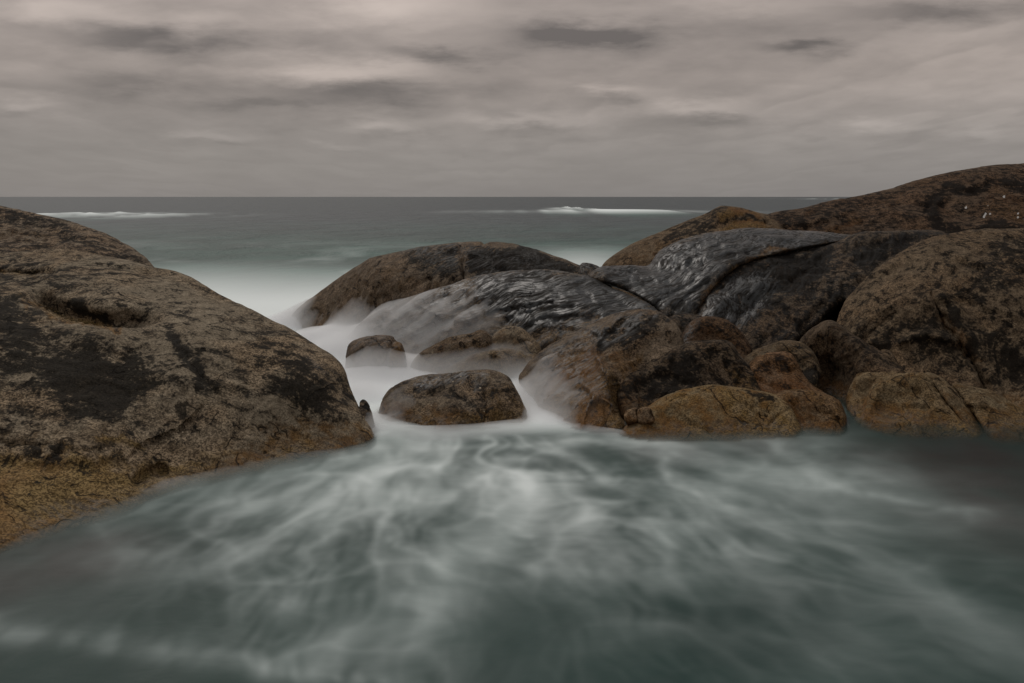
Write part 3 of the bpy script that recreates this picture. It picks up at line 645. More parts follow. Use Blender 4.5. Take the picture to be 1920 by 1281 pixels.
boulder('boulder', 'massive dome of weathered granite split by a long slanting crack, right of the striped slope',
    [(1560,640,17.4),(1568,605,17.8),(1578,575,18.2),(1600,546,18.6),(1640,507,19.1),(1690,471,19.7),(1740,447,20.1),(1800,434,20.5),(1850,429,20.7),(1920,428,20.9),(2050,420,21.2),(2250,425,21.2),
     (2480,470,20.8),(2480,860,13.6),(2200,850,13.8),(1920,820,14.4),(1800,780,15.1),(1700,740,15.7),(1610,700,16.4)],
    [(1700,560,17.3),(1800,520,17.8),(1900,500,18.1),(1800,620,16.5),(1900,620,16.4),(1900,720,15.5),(1700,640,16.5),(2150,600,16.4),(1650,590,17.2),(1760,460,19.3),(1900,450,19.8),(2150,480,18.6),(1850,700,15.75)],
    R=0.45, w=0.7, back=3.0, step=3.8, facet=0.07, fsize=1.0, seed=26, tint=(0.653, 0.574, 0.476), rough=1.1,
    carve=[([(1745,555),(1765,600),(1795,640),(1825,690),(1845,730)], 4, 0.24), ([(1740,570),(1780,555),(1800,600),(1850,690),(1870,740)], 10, -0.06),
           ([(1600,625),(1640,590),(1665,575)], 6, -0.10), ([(1620,640),(1650,610),(1680,590)], 5, 0.10), ([(1780,520),(1830,480),(1880,460)], 6, 0.06), ([(1690,640),(1740,628),(1790,640)], 9, -0.16)],
    recess=[([(1748,575),(1775,585),(1800,625),(1850,700),(1870,745),(1846,735),(1800,650)], 0.16, 10)],
    stain_shade=[([(1800,560),(1860,470),(1930,440),(1990,470),(1990,540),(1900,530),(1850,560)], 0.62, 22), ([(1790,590),(1830,620),(1900,640),(1990,660),(1990,760),(1880,740),(1840,690)], 0.66, 18),
           ([(1610,640),(1680,600),(1750,600),(1790,640),(1820,700),(1750,660),(1700,640),(1650,670)], 0.60, 16), ([(1755,470),(1790,460),(1780,490),(1750,500)], 0.5, 8),
           ([(1770,560),(1800,575),(1830,640),(1800,620)], 0.8, 8)],
    ochre=[([(1760,600),(1790,600),(1840,680),(1820,690)], 0.6, 6), ([(1880,760),(1990,780),(1990,820),(1870,790)], 0.6, 10)],
    pale=[([(1580,590),(1640,520),(1740,455),(1860,435),(1800,500),(1720,540),(1640,600)], 0.55, 20), ([(1830,520),(1900,540),(1990,560),(1990,610),(1850,600)], 0.4, 20)],
    base_paint=(0.36, 0.18, 0.05, 0.05), streak=((-0.6, -0.4, -0.7), 0.02, 3))

boulder('boulder', 'dark triangular rock wedged in the gap left of the massive dome',
    [(1490,670,17.6),(1498,640,17.6),(1512,623,17.5),(1532,608,17.4),(1555,600,17.2),(1572,606,17.1),(1595,623,16.9),(1640,652,16.5),(1672,676,16.2),(1695,696,15.9),(1690,740,15.4),
     (1620,810,15.0),(1540,810,15.8),(1515,750,16.8),(1498,705,17.4)],
    [(1575,640,16.4),(1610,690,15.8),(1550,710,16.7),(1590,750,15.7)], R=0.5, w=0.26, back=1.0, step=3.2, facet=0.08, fsize=0.5, seed=27, tint=(0.496, 0.432, 0.368),
    base_paint=(0.34, 0.40, 0.15, 0.0), stain_shade=[([(1570,620),(1620,640),(1690,695),(1640,680)], 0.55, 12)], streak=((-0.6, -0.3, -0.7), 0.02, 4))
boulder('boulder', 'thin slab squeezed between the triangular rock and the massive dome',
    [(1645,668,16.3),(1652,656,16.45),(1668,658,16.4),(1682,676,16.2),(1696,698,15.9),(1695,720,15.6),(1670,715,15.7)], [], R=0.16, w=0.1, back=0.3, step=2.6, seed=28,
    tint=(0.6, 0.528, 0.44), base_paint=(0.2, 0.35, 0.1, 0.1), rough=0.5)
boulder('boulder', 'tan cracked foot rock at the left of the pale front group',
    [(1588,745,15.6),(1598,715,15.8),(1612,697,15.9),(1640,690,15.9),(1680,693,15.8),(1690,715,15.5),(1660,760,15.0),(1630,800,14.6),(1605,810,14.5),(1590,780,15.0)],
    [(1630,730,15.3)], R=0.4, w=0.2, back=0.6, step=3.0, seed=29, tint=(0.753, 0.66, 0.491), base_paint=(0.1, 0.4, 0.1, 0.2))
boulder('boulder', 'broad tan rock with olive and orange stains at the dark corner of the pool',
    [(1602,790,14.7),(1618,755,15.0),(1638,718,15.3),(1655,706,15.4),(1700,700,15.4),(1732,700,15.35),(1748,713,15.2),(1772,748,14.8),(1800,782,14.4),(1842,815,13.9),(1845,850,13.5),
     (1750,860,13.4),(1660,840,13.7),(1610,820,14.2)],
    [(1700,730,14.85),(1700,770,14.45),(1770,800,14.05),(1660,760,14.7)], R=0.42, w=0.22, back=0.8, step=3.0, facet=0.06, fsize=0.5, seed=30, tint=(0.79, 0.705, 0.526),
    base_paint=(0.1, 0.42, 0.08, 0.25), carve=[([(1640,716),(1660,712),(1668,702)], 3, 0.08)], ochre=[([(1750,790),(1830,805),(1820,825),(1750,810)], 0.9, 10)])
boulder('boulder', 'narrow rib between two slanting joints in the tan front group',
    [(1728,703,15.4),(1740,698,15.45),(1760,705,15.4),(1785,725,15.2),(1812,755,14.9),(1835,790,14.5),(1852,820,14.1),(1850,845,13.8),(1830,830,13.9),(1800,790,14.35),(1770,750,14.75),(1745,718,15.2)],
    [], R=0.22, w=0.15, back=0.5, step=2.8, seed=31, tint=(0.771, 0.687, 0.526), base_paint=(0.1, 0.38, 0.08, 0.2), rough=0.6)
boulder('boulder', 'long tan slab sloping into the pool below the massive dome',
    [(1786,722,15.4),(1830,727,15.3),(1868,737,15.2),(1920,765,14.8),(2000,795,14.3),(2150,830,13.7),(2300,860,13.2),(2300,940,12.2),(2000,900,12.8),(1920,875,13.0),(1860,855,13.3),(1846,815,13.9),(1820,770,14.6)],
    [(1880,770,14.4),(1920,810,13.8),(2100,870,13.0)], R=0.32, w=0.25, back=1.2, step=3.2, facet=0.06, fsize=0.5, seed=32, tint=(0.708, 0.636, 0.49), base_paint=(0.14, 0.38, 0.08, 0.15),
    carve=[([(1850,800),(1856,770),(1870,750)], 3, -0.03)], ochre=[([(1855,780),(1880,760),(1930,800),(1880,830)], 0.6, 10)])

# bedrock closing the gaps between the boulders, tinted dark to deepen their shade
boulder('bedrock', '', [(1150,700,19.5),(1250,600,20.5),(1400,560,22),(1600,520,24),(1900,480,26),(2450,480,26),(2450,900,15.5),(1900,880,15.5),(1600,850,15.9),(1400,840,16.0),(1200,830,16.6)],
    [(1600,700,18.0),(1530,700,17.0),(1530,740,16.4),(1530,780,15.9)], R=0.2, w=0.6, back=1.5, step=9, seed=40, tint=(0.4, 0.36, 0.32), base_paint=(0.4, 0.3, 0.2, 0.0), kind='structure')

VV = np.concatenate(ALLV); FF = np.concatenate(ALLF)
ROCKS = BVHTree.FromPolygons(VV.tolist(), FF.tolist(), epsilon=0.0)

# ------------------------------------------------------------------ water
def ground(u, v):
    Y = FPX * CAM_H / (np.asarray(v, float) - HOR); return (np.asarray(u, float) - 960) * Y / FPX, Y
def gpts(pts):
    p = np.asarray(pts, float); x, y = ground(p[:, 0], p[:, 1]); return np.stack([x, y], 1)
def seen(u, v):
    """the place on rock or water that the photograph shows at (u, v)"""
    d = Vector(at(u, v, 1.0)) - Vector((0, 0, CAM_H)); d.normalize()
    h = ROCKS.ray_cast(Vector((0, 0, CAM_H)), d)
    if h[0] is not None and h[0].z > 0: return h[0]
    x, y = ground(u, v); return Vector((float(x), float(y), 0))

rows = np.concatenate([np.arange(1420, 1285, -9), np.arange(1285, 780, -3.0), np.arange(780, 560, -3.0), np.arange(560, 400, -2.5), np.arange(400, 380, -1.0), np.arange(380, 371, -0.6), [370.2, 369.8, 369.5, 369.25]])
cols = np.concatenate([np.arange(-900, -40, 14.0), np.arange(-40, 1960, 4.0), np.arange(1960, 2850, 14.0)])
UU, VVg = np.meshgrid(cols, rows)
X, Y = ground(UU.ravel(), VVg.ravel()); u_, v_ = UU.ravel(), VVg.ravel()
nW = len(X)
Z = np.zeros(nW)
P2 = np.stack([X, Y], 1)
P3 = np.c_[P2, np.zeros(nW)]
# swell, gentle in the pool
amp = smooth(16, 60, Y)
Z += 0.018 * fbm(P3 * 0.9, 3) * (1 - amp) + amp * (1 - smooth(70, 130, Y)) * 0.22 * fbm(np.c_[X * 0.02, Y * 0.10, np.zeros(nW)], 3)
def gauss(d, w): return np.exp(-(d / w) ** 2)
# foam cover: broad cover read at places in the pool, then drawn out along the outflow
ctrl = [ (0,1020,.12),(120,1040,.03),(150,1100,.03),(0,1120,.06),(60,1240,.00),(0,1300,.0),(250,1260,.04),(0,1190,.14),(160,1205,.16),(330,1235,.15),(560,1270,.20),(760,1281,.18),(100,1245,.0),(220,1275,.0),(380,1280,.02),(80,1140,.08),(220,1140,.09),
 (300,1120,.14),(300,1000,.34),(200,960,.26),(450,920,.42),(450,1000,.46),(600,1020,.40),(420,1080,.30),(560,1120,.30),(600,960,.52),(640,880,.55),(720,860,.66),(760,830,.66),(850,850,.78),(930,855,.95),
 (1000,870,.80),(700,950,.50),(840,930,.44),(900,900,.62),(860,1000,.30),(760,1040,.40),(800,1080,.34),(680,1130,.26),(700,1220,.22),(560,1200,.26),(900,1060,.18),(950,1120,.08),(1000,1180,.05),(950,1240,.07),(1100,1240,.07),
 (1000,1000,.46),(1060,940,.62),(1150,930,.50),(1100,1040,.40),(1200,1000,.42),(1200,1080,.26),(1250,920,.50),(1350,950,.46),(1400,1000,.42),(1300,1130,.14),(1150,1150,.10),(1100,860,.52),(1200,850,.40),(1300,850,.30),(1400,850,.26),(1500,830,.40),
 (1560,870,.34),(1450,900,.28),(1600,920,.14),(1700,880,.06),(1800,860,.02),(1900,870,.0),(1850,930,.03),(1700,960,.14),(1900,1000,.08),(1550,1000,.34),(1650,1060,.26),(1800,1080,.20),(1500,1100,.26),(1400,1180,.14),(1550,1200,.20),(1700,1180,.22),(1900,1150,.18),(1900,1260,.16),(1650,1270,.14),(1350,1270,.10),(2300,1000,.05),(2300,1200,.12),(-400,1100,.1),(-400,1300,.02),(960,1380,.05),(1800,1400,.1),
 (1620,820,.04),(1720,830,.0),(700,790,.8),(600,700,.9),(1020,760,.8),(1060,800,.7) ]
ctrl = np.array(ctrl); ctrl[:, 2] *= 1 - 0.55 * (1 - smooth(260, 420, ctrl[:, 0])) * smooth(980, 1040, ctrl[:, 1]); ctrl[:, 2] *= 1 - 0.42 * smooth(1250, 1450, ctrl[:, 0]) * smooth(880, 960, ctrl[:, 1]); cg = gpts(ctrl)
pool = v_ > 700
pi = np.where(pool)[0]
Fp = np.zeros(nW)
Pp = P2[pi]
# local weighted mean, neighbours counted in scaled ground distance (rows stretch with distance)
def lwm(Q):
    num = np.zeros(len(Q)); den = np.zeros(len(Q)) + 1e-9
    for (cx, cy), f in zip(cg, ctrl[:, 2]):
        s = 0.042 * cy
        d2 = ((Q[:, 0] - cx) / s) ** 2 + ((Q[:, 1] - cy) / (s * 1.7)) ** 2
        wgt = np.exp(-0.5 * d2) + 1e-4 / (1 + d2) ** 2
        num += wgt * f; den += wgt
    return num / den
Fp[pi] = lwm(Pp)
# flow: out of the channel mouth, fanning over the pool
O1 = np.array(ground(800, 790))
def flow(Q):
    d = Q - O1; r = np.hypot(*d.T)[:, None] + 0.4
    f = d / r
    q3 = np.c_[Q * 0.42, np.zeros(len(Q))]
    e = 0.05
    nx = (fbm(q3 + np.array([0, e, 0]), 2) - fbm(q3 - np.array([0, e, 0]), 2)) / (2 * e)
    ny = -(fbm(q3 + np.array([e, 0, 0]), 2) - fbm(q3 - np.array([e, 0, 0]), 2)) / (2 * e)
    f = f + 0.75 * np.stack([nx, ny], 1)
    return f / (np.hypot(*f.T)[:, None] + 1e-6)
def lic(Q, scale, L, n):
    acc = np.zeros(len(Q)); wsum = 0; q = Q.copy()
    for k in range(n):
        wgt = 1 - k / n
        acc += wgt * vnoise(np.c_[q * scale, np.full(len(q), 3.0 + scale)]); wsum += wgt
        q = q - flow(q) * (L / n)
    return acc / wsum
visible = (u_[pi] > -60) & (u_[pi] < 1980) & (v_[pi] < 1300)
s1 = np.zeros(len(pi)); s2 = np.zeros(len(pi)); s3 = np.zeros(len(pi))
Pv = Pp[visible]
z_ = lambda q, k: np.c_[q, np.full(len(q), float(k))]
def warp(q, f, a, k): return q + a * np.stack([fbm(z_(q * f, k), 3), fbm(z_(q * f, k + 7), 3)], 1)
def fan(q, k, na, nr):
    """noise drawn out along the jets that leave the channel mouth"""
    d = q - (O1 + np.array([0.0, 2.2])); r = np.hypot(*d.T); ph = np.arctan2(d[:, 0], -d[:, 1])
    return np.c_[ph * na, np.log(r + 0.3) * nr, np.full(len(q), float(k))]
W1 = warp(Pv, 0.55, 0.85, 1); W2 = warp(W1, 1.5, 0.24, 20)
rid = lambda p: np.clip(1 - np.abs(vnoise(p)) * 1.9, 0, 1)
strand = 0.50 * rid(fan(W1, 3, 6.0, 1.6)) ** 2 + 0.32 * rid(fan(W2, 9, 12.0, 2.4)) ** 2 + 0.20 * rid(fan(W2, 15, 30.0, 2.6)) ** 3
eddy = 0.5 * rid(z_(warp(Pv, 0.8, 0.8, 31) * 0.75, 2)) ** 3 + 0.18 * rid(z_(warp(Pv, 1.3, 0.5, 41) * 1.5, 5)) ** 2
s1[visible] = strand; s2[visible] = eddy
s3[visible] = lic(warp(Pv, 0.7, 0.5, 51), 11.0, 0.45, 8)
big = fbm(z_(Pp * 0.55, 0), 3)
st = np.where(visible, 0.30 + 1.35 * s1 + 0.95 * s2 + 0.42 * s3 + 0.55 * big, 0.8)
Fp[pi] = 0.74 * Fp[pi] * np.clip(st, 0.10, 2.2)
s2 = s2 - 0.3
# drifting filaments
for line, wd, a in [([(770,905),(735,950),(722,985),(745,1015),(780,1040),(800,1065)], .07, .30), ([(945,935),(938,955),(955,985),(985,1005)], .07, .26), ([(1245,820),(1255,860),(1275,895),(1330,930),(1400,960)], .09, .26),
                    ([(1195,825),(1190,850),(1210,875)], .07, .2), ([(530,980),(600,950),(660,915),(730,885)], .16, .34), ([(-60,1176),(60,1188),(200,1203),(330,1223),(520,1248),(700,1275)], .10, .24),
                    ([(540,1140),(590,1128),(640,1120)], .08, .15), ([(690,1120),(760,1120),(790,1150)], .07, .16), ([(1040,900),(1120,950),(1220,990),(1340,1020),(1480,1040)], .26, .20),
                    ([(1450,830),(1500,870),(1580,920),(1700,940),(1820,955)], .12, .20), ([(860,1010),(960,1050),(1080,1075),(1180,1090)], .12, .14), ([(300,900),(420,875),(560,862),(680,845)], .12, .22)]:
    L_ = spline(gpts(line), 0.15, False)
    jit = Pp + 0.22 * np.stack([fbm(np.c_[Pp * 1.6, np.zeros(len(Pp))], 2), fbm(np.c_[Pp * 1.6, np.full(len(Pp), 5.0)], 2)], 1)
    k = np.where((Pp[:, 0] > L_[:, 0].min() - 0.8) & (Pp[:, 0] < L_[:, 0].max() + 0.8))[0]
    Fp[pi[k]] += 0.62 * a * (0.6 * gauss(seg_dist(jit[k], L_), wd) + 0.4 * gauss(seg_dist(jit[k], L_), 2.6 * wd)) * np.clip(1 + 0.9 * s2[k] + 0.9 * s3[k] + 0.5 * big[k], 0.25, 1.8)
# long exposure: everything drifts a little, so the cover is soft
G_ = Fp.reshape(len(rows), len(cols))
def soften(A, nu, nv):
    for _ in range(nu):
        B_ = np.pad(A, ((0, 0), (1, 1)), mode='edge'); A = 0.25 * B_[:, :-2] + 0.5 * B_[:, 1:-1] + 0.25 * B_[:, 2:]
    for _ in range(nv):
        B_ = np.pad(A, ((1, 1), (0, 0)), mode='edge'); A = 0.25 * B_[:-2] + 0.5 * B_[1:-1] + 0.25 * B_[2:]
    return A
Fp = 1.0 * (0.56 * soften(G_, 1, 1) + 0.28 * soften(G_, 6, 6) + 0.16 * soften(G_, 24, 24)).ravel()
Fp = Fp * (1 - 0.85 * smooth(8, 45, v_ - np.interp(u_, [-60, 60, 200, 330, 520, 700], [1180, 1192, 1208, 1228, 1253, 1280])) * (1 - smooth(560, 720, u_)))
foam = Fp
# the white channel and the surf zone behind the reef
chan = np.zeros(nW)
surf = smooth(0, 1, (0.5 + 0.16 * fbm(np.c_[X * 0.16, Y * 0.10, np.zeros(nW)], 3)) * 1.0)
edge = 505 + 10 * fbm(np.c_[X * 0.12, np.zeros(nW), np.zeros(nW)], 3) + 14 * smooth(0, 6, X + 4)
lane = smooth(edge - 22, edge + 70, v_) * (1 - smooth(780, 830, v_)) * (1 - smooth(1090, 1160, u_) * (v_ > 640))
foam = np.maximum(foam, lane * 0.92)
# pale lather in the lee of the reef on the seaward side
lee = smooth(452, 500, v_) * gauss((u_ - 1090), 110) * (v_ < 540)
foam = np.maximum(foam, 0.62 * lee)
wisp = smooth(440, 500, v_) * (v_ < 520) * np.clip(fbm(np.c_[X * 0.25, Y * 0.14, np.full(nW, 2.0)], 4) + 0.05, 0, 1)
foam = np.maximum(foam, 0.5 * wisp)
milk = np.clip((0.05 + 0.50 * smooth(395, 500, v_)) * (v_ < 560) * np.clip(1 + 0.9 * fbm(np.c_[X * 0.03, Y * 0.06, np.full(nW, 8.0)], 4), 0.2, 2) + 1.3 * foam, 0, 0.9)
# breaking waves far out: a low ridge of water with a torn white crest
def breaker(uc, vc, half, h, fstr):
    global Z, foam, milk
    cx, cy = ground(uc, vc); cx = float(cx); cy = float(cy)
    hw = half * cy / FPX
    t = (X - cx) / hw
    yc = cy + 0.05 * cy * fbm(np.c_[X / hw * 1.3, np.zeros(nW), np.zeros(nW)], 2)
    env = gauss(t, 0.75) * np.clip(0.75 + 1.5 * fbm(np.c_[X / hw * 5.0, np.full(nW, uc), np.zeros(nW)], 3), 0, 1.2)
    dy = (Y - yc) / cy
    ridge = np.where(dy > 0, gauss(dy, 0.14), gauss(dy, 0.07))
    Z = Z + h * env * ridge
    foam = np.maximum(foam, fstr * env * np.where(dy > -0.0, gauss(dy, 0.12), gauss(dy, 0.075)))
    milk = np.maximum(milk, 0.9 * env * np.where(dy < 0, gauss(dy, 0.20), gauss(dy, 0.12)))
breaker(170, 405, 210, 0.7, 1.0); breaker(1130, 398, 240, 0.6, 0.95); breaker(1075, 394, 45, 0.9, 0.9); breaker(1560, 373.5, 60, 0.8, 0.6)
milk = np.clip(milk, 0, 1); foam = np.clip(foam, 0, 1)
# patches of darker, browner water in the corners and by the rocks
dark_water = np.zeros(nW)
for uu, vv, rr in [(1850,880,2.4),(1700,850,1.2),(1950,960,2.0),(130,1050,0.9),(30,1080,0.8),(1250,835,0.8),(1420,830,0.8)]:
    gx_, gy_ = ground(uu, vv)
    dark_water = np.maximum(dark_water, np.exp(-(((X - gx_) / rr) ** 2 + ((Y - gy_) / rr) ** 2)))
dark_water = np.clip(dark_water * (1 + 0.5 * fbm(P3 * 1.5, 3)), 0, 1)
# depth of water over rock, so that wet granite shows through at the edges
cover = np.ones(nW)
near = np.where((v_ > 560) & (u_ > -300) & (u_ < 2300))[0]
for i in near:
    h = ROCKS.ray_cast(Vector((X[i], Y[i], 12.0)), Vector((0, 0, -1)), 13.5)
    if h[0] is not None:
        dep = max(0.0, Z[i] - h[0].z)
        cover[i] = 1 - math.exp(-dep * 5.0)
        if v_[i] > 800: foam[i] *= 0.25 + 0.75 * min(1.0, dep / 0.5); milk[i] *= 0.3 + 0.7 * min(1.0, dep / 0.5)
nc = len(cols); nr_ = len(rows)
cover = np.minimum(1, soften(cover.reshape(nr_, nc), 3, 3)).ravel()
idx = np.arange(nW).reshape(nr_, nc)
q = np.stack([idx[:-1, :-1].ravel(), idx[:-1, 1:].ravel(), idx[1:, 1:].ravel(), idx[1:, :-1].ravel()], 1)
me = bpy.data.meshes.new('sea'); me.from_pydata(np.c_[X, Y, Z].tolist(), [], q.tolist()); me.update()
me.polygons.foreach_set('use_smooth', np.ones(len(q), bool))
a_ = me.attributes.new('foam', 'FLOAT_COLOR', 'POINT'); a_.data.foreach_set('color', np.c_[foam, milk, cover, dark_water].astype(np.float32).ravel())
sea = bpy.data.objects.new('sea', me); col.objects.link(sea); sea['kind'] = 'structure'

def make_water():
    s = NT('sea_water')
    tc = s.N('ShaderNodeTexCoord'); P = tc.outputs['Object']
    at_ = s.attr('foam'); sp = s.N('ShaderNodeSeparateColor'); s.L(at_.outputs['Color'], sp.inputs[0])
    fm, mk, cv = sp.outputs
    mp = s.N('ShaderNodeMapping'); s.L(P, mp.inputs[0]); mp.inputs['Scale'].default_value = (0.20, 0.13, 1)
    far = s.noise(mp.outputs[0], 1.0, 6, 0.62, 0.3)
    mp2 = s.N('ShaderNodeMapping'); s.L(P, mp2.inputs[0]); mp2.inputs['Scale'].default_value = (0.7, 1.1, 1)
    ripple = s.noise(mp2.outputs[0], 2.2, 4, 0.5, 0.4)
    geo = s.N('ShaderNodeSeparateXYZ'); s.L(P, geo.inputs[0])
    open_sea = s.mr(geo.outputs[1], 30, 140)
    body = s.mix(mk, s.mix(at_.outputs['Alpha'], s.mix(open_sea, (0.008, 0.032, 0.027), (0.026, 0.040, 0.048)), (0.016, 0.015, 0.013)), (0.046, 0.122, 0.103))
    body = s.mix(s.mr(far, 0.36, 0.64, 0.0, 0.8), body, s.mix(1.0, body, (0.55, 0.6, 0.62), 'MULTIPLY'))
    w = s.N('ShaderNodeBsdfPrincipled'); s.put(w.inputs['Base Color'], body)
    w.inputs['Roughness'].default_value = 0.42; w.inputs['IOR'].default_value = 1.33; w.inputs['Specular IOR Level'].default_value = 0.26
    n1 = s.bump(s.m('MULTIPLY', far, s.mr(geo.outputs[1], 24, 70)), 0.8, 1.3); n2 = s.bump(ripple, 0.15, 0.05, n1); s.L(n2, w.inputs['Normal'])
    mp3 = s.N('ShaderNodeMapping'); s.L(P, mp3.inputs[0]); mp3.inputs['Scale'].default_value = (2.0, 11.0, 1); mp3.inputs['Rotation'].default_value = (0, 0, 0.25)
    drag = s.noise(mp3.outputs[0], 1.0, 4, 0.6, 0.5)
    mp4 = s.N('ShaderNodeMapping'); s.L(P, mp4.inputs[0]); mp4.inputs['Scale'].default_value = (2.4, 9.0, 1); mp4.inputs['Rotation'].default_value = (0, 0, -0.45)
    drag2 = s.noise(mp4.outputs[0], 1.0, 4, 0.6, 0.5)
    tex = s.m('ADD', s.m('SUBTRACT', drag, 0.5), s.m('SUBTRACT', drag2, 0.5))
    gate = s.m('MULTIPLY', s.m('MULTIPLY', fm, s.m('SUBTRACT', 1.0, fm)), 4.0)
    fm = s.m('MULTIPLY_ADD', s.m('MULTIPLY', tex, gate), 0.05, fm, clamp=True)
    f = s.N('ShaderNodeBsdfPrincipled'); f.inputs['Base Color'].default_value = (0.76, 0.80, 0.79, 1); f.inputs['Roughness'].default_value = 0.9; f.inputs['Specular IOR Level'].default_value = 0.1
    mx = s.N('ShaderNodeMixShader'); s.L(fm, mx.inputs[0]); s.L(w.outputs[0], mx.inputs[1]); s.L(f.outputs[0], mx.inputs[2])
    tr = s.N('ShaderNodeBsdfTransparent')
    mx2 = s.N('ShaderNodeMixShader'); s.L(cv, mx2.inputs[0]); s.L(tr.outputs[0], mx2.inputs[1]); s.L(mx.outputs[0], mx2.inputs[2])
    s.L(mx2.outputs[0], s.out.inputs[0])
    return s.mat
me.materials.append(make_water())

# ------------------------------------------------------------------ spray and thin white water over the reef (a closed body of mist)
def make_spray(low=False):
    x0, x1, y0, y1, st = -11.0, 6.6, 9.2, 32.0, 0.085
    gx = np.arange(x0, x1, st); gy = np.arange(y0, y1, st)
    GX, GY = np.meshgrid(gx, gy); n = GX.size
    Q = np.stack([GX.ravel(), GY.ravel()], 1)
    base = np.zeros(n)
    for i in range(n):
        h = ROCKS.ray_cast(Vector((Q[i, 0], Q[i, 1], 12.0)), Vector((0, 0, -1)), 12.5)
        if h[0] is not None: base[i] = max(0.0, h[0].z)
    Bz = base.reshape(GX.shape)
    def blur(A, n):
        for _ in range(n):
            Bp = np.pad(A, 1, mode='edge'); A = (Bp[:-2, 1:-1] + Bp[2:, 1:-1] + Bp[1:-1, :-2] + Bp[1:-1, 2:] + 2 * Bp[1:-1, 1:-1]) / 6
        return A
    raw = Bz
    Bz = blur(np.minimum(raw, blur(raw, 40)), 60)
    for _ in range(0):
        Bp = np.pad(Bz, 1, mode='edge')
        Bz = (Bp[:-2, 1:-1] + Bp[2:, 1:-1] + Bp[1:-1, :-2] + Bp[1:-1, 2:] + 2 * Bp[1:-1, 1:-1]) / 6
    # how thick the white water hangs, by place
    T = np.full(n, -0.30)
    for u, v, th, r in [(540,610,.34,1.2),(600,645,.45,1.2),(640,665,.45,1.1),(640,620,.20,0.8),(690,620,.20,0.7),(720,600,.16,0.8),(760,610,.16,0.8),(800,620,.16,0.7),
                        (850,610,.12,0.7),(900,605,.10,0.6),(930,610,.08,0.5),(700,640,.26,0.8),(760,640,.20,0.6),(790,650,.18,0.6),(690,690,.42,0.9),(740,700,.36,0.8),(680,740,.28,0.8),(800,690,.26,0.7),(880,690,.20,0.6),(960,680,.20,0.7),
                        (1000,690,.22,0.6),(1000,730,.26,0.7),(1030,760,.22,0.6),(700,790,.20,0.6),(720,800,.16,0.5),(1010,790,.18,0.5),(1060,790,.12,0.5),(960,655,.16,0.6),(860,668,.20,0.6),(800,665,.24,0.6),(700,668,.34,0.7)]:
        p = seen(u, v)
        d = np.hypot(Q[:, 0] - p.x, Q[:, 1] - p.y)
        T = np.maximum(T, -0.30 + (0.30 + th) * np.exp(-(d / r) ** 2 * 0.7))
    flat = np.full(n, -0.4)
    for line, th, r in [([(690,800),(760,812),(860,812),(960,802),(1010,795)], .11, 0.50), ([(1010,790),(1080,804),(1150,812)], .05, 0.30),
                        ([(690,836),(600,846),(500,856),(380,884),(290,912),(180,960),(60,1000),(-60,1030)], .0, 0.30)]:
        d = seg_dist(Q, spline(gpts(line), 0.2, False))
        flat = np.maximum(flat, -0.10 + (0.10 + th + 0.05 * fbm(np.c_[Q * 1.7, np.full(n, 6.0)], 3)) * np.exp(-(d / r) ** 2 * 0.7))
    # drawn out along the fall of the water
    e = np.array([-0.93, -0.36]); c = np.array([0.36, -0.93])
    U = np.c_[Q @ e * 0.6, Q @ c * 6.0, np.zeros(n)]
    U[:, 1] += 1.2 * vnoise(np.c_[Q * 0.7, np.zeros(n)])
    T = blur(T.reshape(GX.shape), 55).ravel()
    T = 1.18 * T + 0.05 + 0.05 * fbm(np.c_[Q * 0.9, np.full(n, 4.0)], 3)
    veil = np.full(n, -0.3)
    for u, v, th, r in [(700,605,.16,0.9),(760,605,.16,0.9),(820,615,.14,0.8),(880,608,.11,0.6),(930,602,.07,0.45),(980,630,.07,0.4),(860,650,.05,0.5),(610,600,.04,0.7),(680,590,.05,0.6),
                        (1010,690,.10,0.5),(1040,730,.09,0.5),(1070,760,.06,0.4),(740,770,.06,0.5),(720,750,.08,0.4),(1100,780,.03,0.4)]:
        p = seen(u, v); d = np.hypot(Q[:, 0] - p.x, Q[:, 1] - p.y)
        veil = np.maximum(veil, -0.16 + (0.16 + th) * np.exp(-(d / r) ** 2 * 0.6))
    veil = blur(veil.reshape(GX.shape), 25).ravel() + 0.02
    veil = veil + smooth(-0.12, 0.0, veil) * (0.01 + 0.14 * fbm(U, 4, 0.65) + 0.05 * ridged(U * np.array([1.0, 2.0, 1.0]) + 3, 2))
    top = np.maximum(Bz.ravel() * smooth(-0.22, 0.04, T) + T, np.where(veil > 0, np.minimum(raw, blur(raw, 10)).ravel() + veil, -0.4))
    # steep dry flanks stay clear of it
    left = Q[:, 0] < np.interp(Q[:, 1], [12.6, 12.9, 13.6, 14.5, 16, 18, 22], [-20.0, -4.0, -2.5, -3.0, -4.2, -6.5, -9.5])
    top = np.where(left, -0.4, top)
    top = np.maximum(top, flat)
    Tz = top.reshape(GX.shape)
    for _ in range(1):
        Bp = np.pad(Tz, 1, mode='edge'); Tz = (Bp[:-2, 1:-1] + Bp[2:, 1:-1] + Bp[1:-1, :-2] + Bp[1:-1, 2:] + 2 * Bp[1:-1, 1:-1]) / 6
    Tz = np.maximum(Tz, -0.38)
    if low:
        Tz = np.maximum(np.minimum(Tz, 0.72 * T.reshape(GX.shape) - 0.02), -0.38)
        Tz = np.maximum(blur(Tz, 2), -0.38)
    ny_, nx_ = GX.shape
    topv = np.c_[Q, Tz.ravel()]
    # floor of the body: only needed as a closed underside well below the water
    idx = np.arange(n).reshape(ny_, nx_)
    qf = np.stack([idx[:-1, :-1].ravel(), idx[:-1, 1:].ravel(), idx[1:, 1:].ravel(), idx[1:, :-1].ravel()], 1)
    ring = np.concatenate([idx[0, :], idx[1:, -1], idx[-1, -2::-1], idx[-2:0:-1, 0]])
    nb = len(ring); sole = topv[ring].copy(); sole[:, 2] = -0.6 if low else -0.7
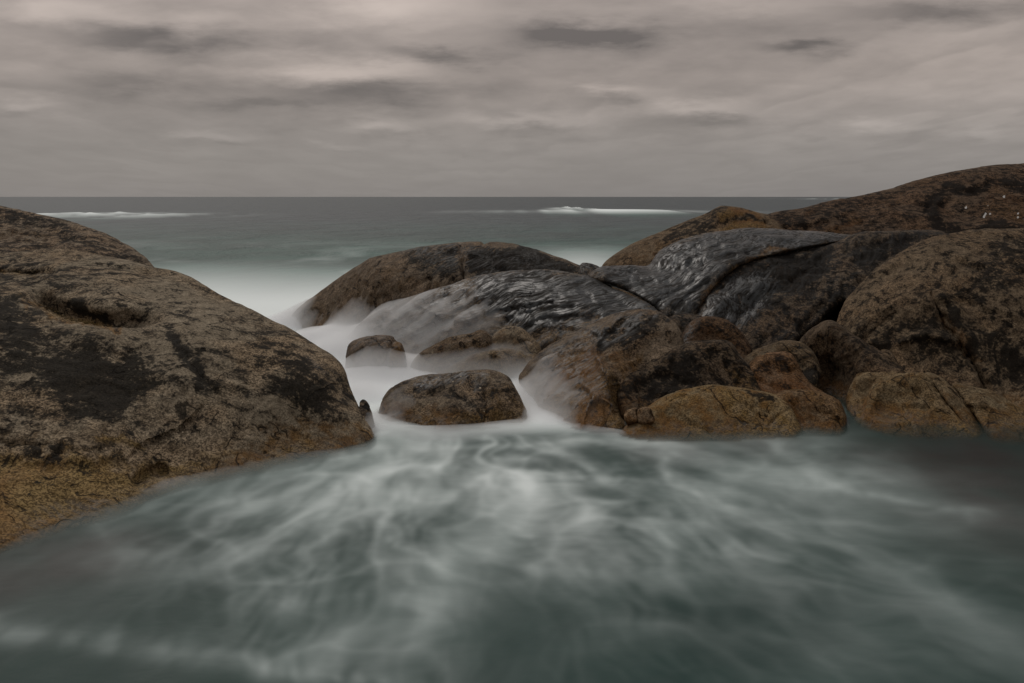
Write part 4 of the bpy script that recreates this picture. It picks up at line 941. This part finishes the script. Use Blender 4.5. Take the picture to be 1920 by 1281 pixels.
    V = np.concatenate([topv, sole]).tolist(); F = qf.tolist()
    for k in range(nb):
        k2 = (k + 1) % nb
        F.append([int(ring[k2]), int(ring[k]), n + k, n + k2])
    F.append([n + k for k in range(nb - 1, -1, -1)])
    me = bpy.data.meshes.new('spray_mist'); me.from_pydata(V, [], F); me.update()
    s = NT('spray'); v = s.N('ShaderNodeVolumePrincipled'); v.inputs['Color'].default_value = (0.985, 0.99, 0.995, 1); v.inputs['Density'].default_value = 9.0 if low else 2.0
    s.L(v.outputs[0], s.out.inputs['Volume'])
    me.materials.append(s.mat)
    o = bpy.data.objects.new('froth' if low else 'spray_mist', me); col.objects.link(o); o['kind'] = 'stuff'
    o['label'] = 'dense white froth lying on the reef channel water' if low else 'white misty spray and churned water over the reef channel'; o['category'] = 'spray'
make_spray()
make_spray(low=True)

# ------------------------------------------------------------------ pale limpets on the squat boulder
def limpets():
    me = bpy.data.meshes.new('limpet'); vs, fs = [], []
    ring = [(1.0, 0.0), (0.72, 0.32), (0.35, 0.56), (0.0, 0.66)]
    n = 9
    for k, (r, z) in enumerate(ring[:-1]):
        for j in range(n):
            a = 2 * math.pi * j / n; rr = r * (1 + 0.07 * math.cos(3 * a))
            vs.append((rr * math.cos(a), 0.85 * rr * math.sin(a), z))
    vs.append((0.08, 0, ring[-1][1])); top = len(vs) - 1
    for k in range(2):
        for j in range(n): fs.append((k*n+j, k*n+(j+1) % n, (k+1)*n+(j+1) % n, (k+1)*n+j))
    for j in range(n): fs.append((2*n+j, 2*n+(j+1) % n, top))
    fs.append(tuple(range(n - 1, -1, -1)))
    me.from_pydata(vs, [], fs); me.update()
    s = NT('limpet_shell'); b = s.N('ShaderNodeBsdfPrincipled'); tc = s.N('ShaderNodeTexCoord')
    s.put(b.inputs['Base Color'], s.mix(s.noise(tc.outputs['Object'], 2.5, 3), (0.22, 0.15, 0.08), (0.55, 0.46, 0.34))); b.inputs['Roughness'].default_value = 0.6
    s.L(b.outputs[0], s.out.inputs[0]); me.materials.append(s.mat)
    for u, v, r in [(900,728,.030),(864,706,.020),(849,716,.018),(779,709,.018),(822,708,.016),(792,720,.015),(908,772,.016),(809,760,.016),(885,702,.014)]:
        d = Vector(at(u, v, 1.0)) - Vector((0, 0, CAM_H)); d.normalize()
        h = ROCKS.ray_cast(Vector((0, 0, CAM_H)), d)
        if h[0] is None: continue
        o = bpy.data.objects.new('limpet', me); col.objects.link(o); o.location = h[0] - h[1] * 0.003
        o.rotation_euler = h[1].to_track_quat('Z', 'Y').to_euler(); o.scale = (r, r, r)
        o['label'] = 'tiny pale limpet clinging to the squat boulder in the channel mouth'; o['category'] = 'shell'; o['group'] = 'limpets on the squat boulder'
limpets()
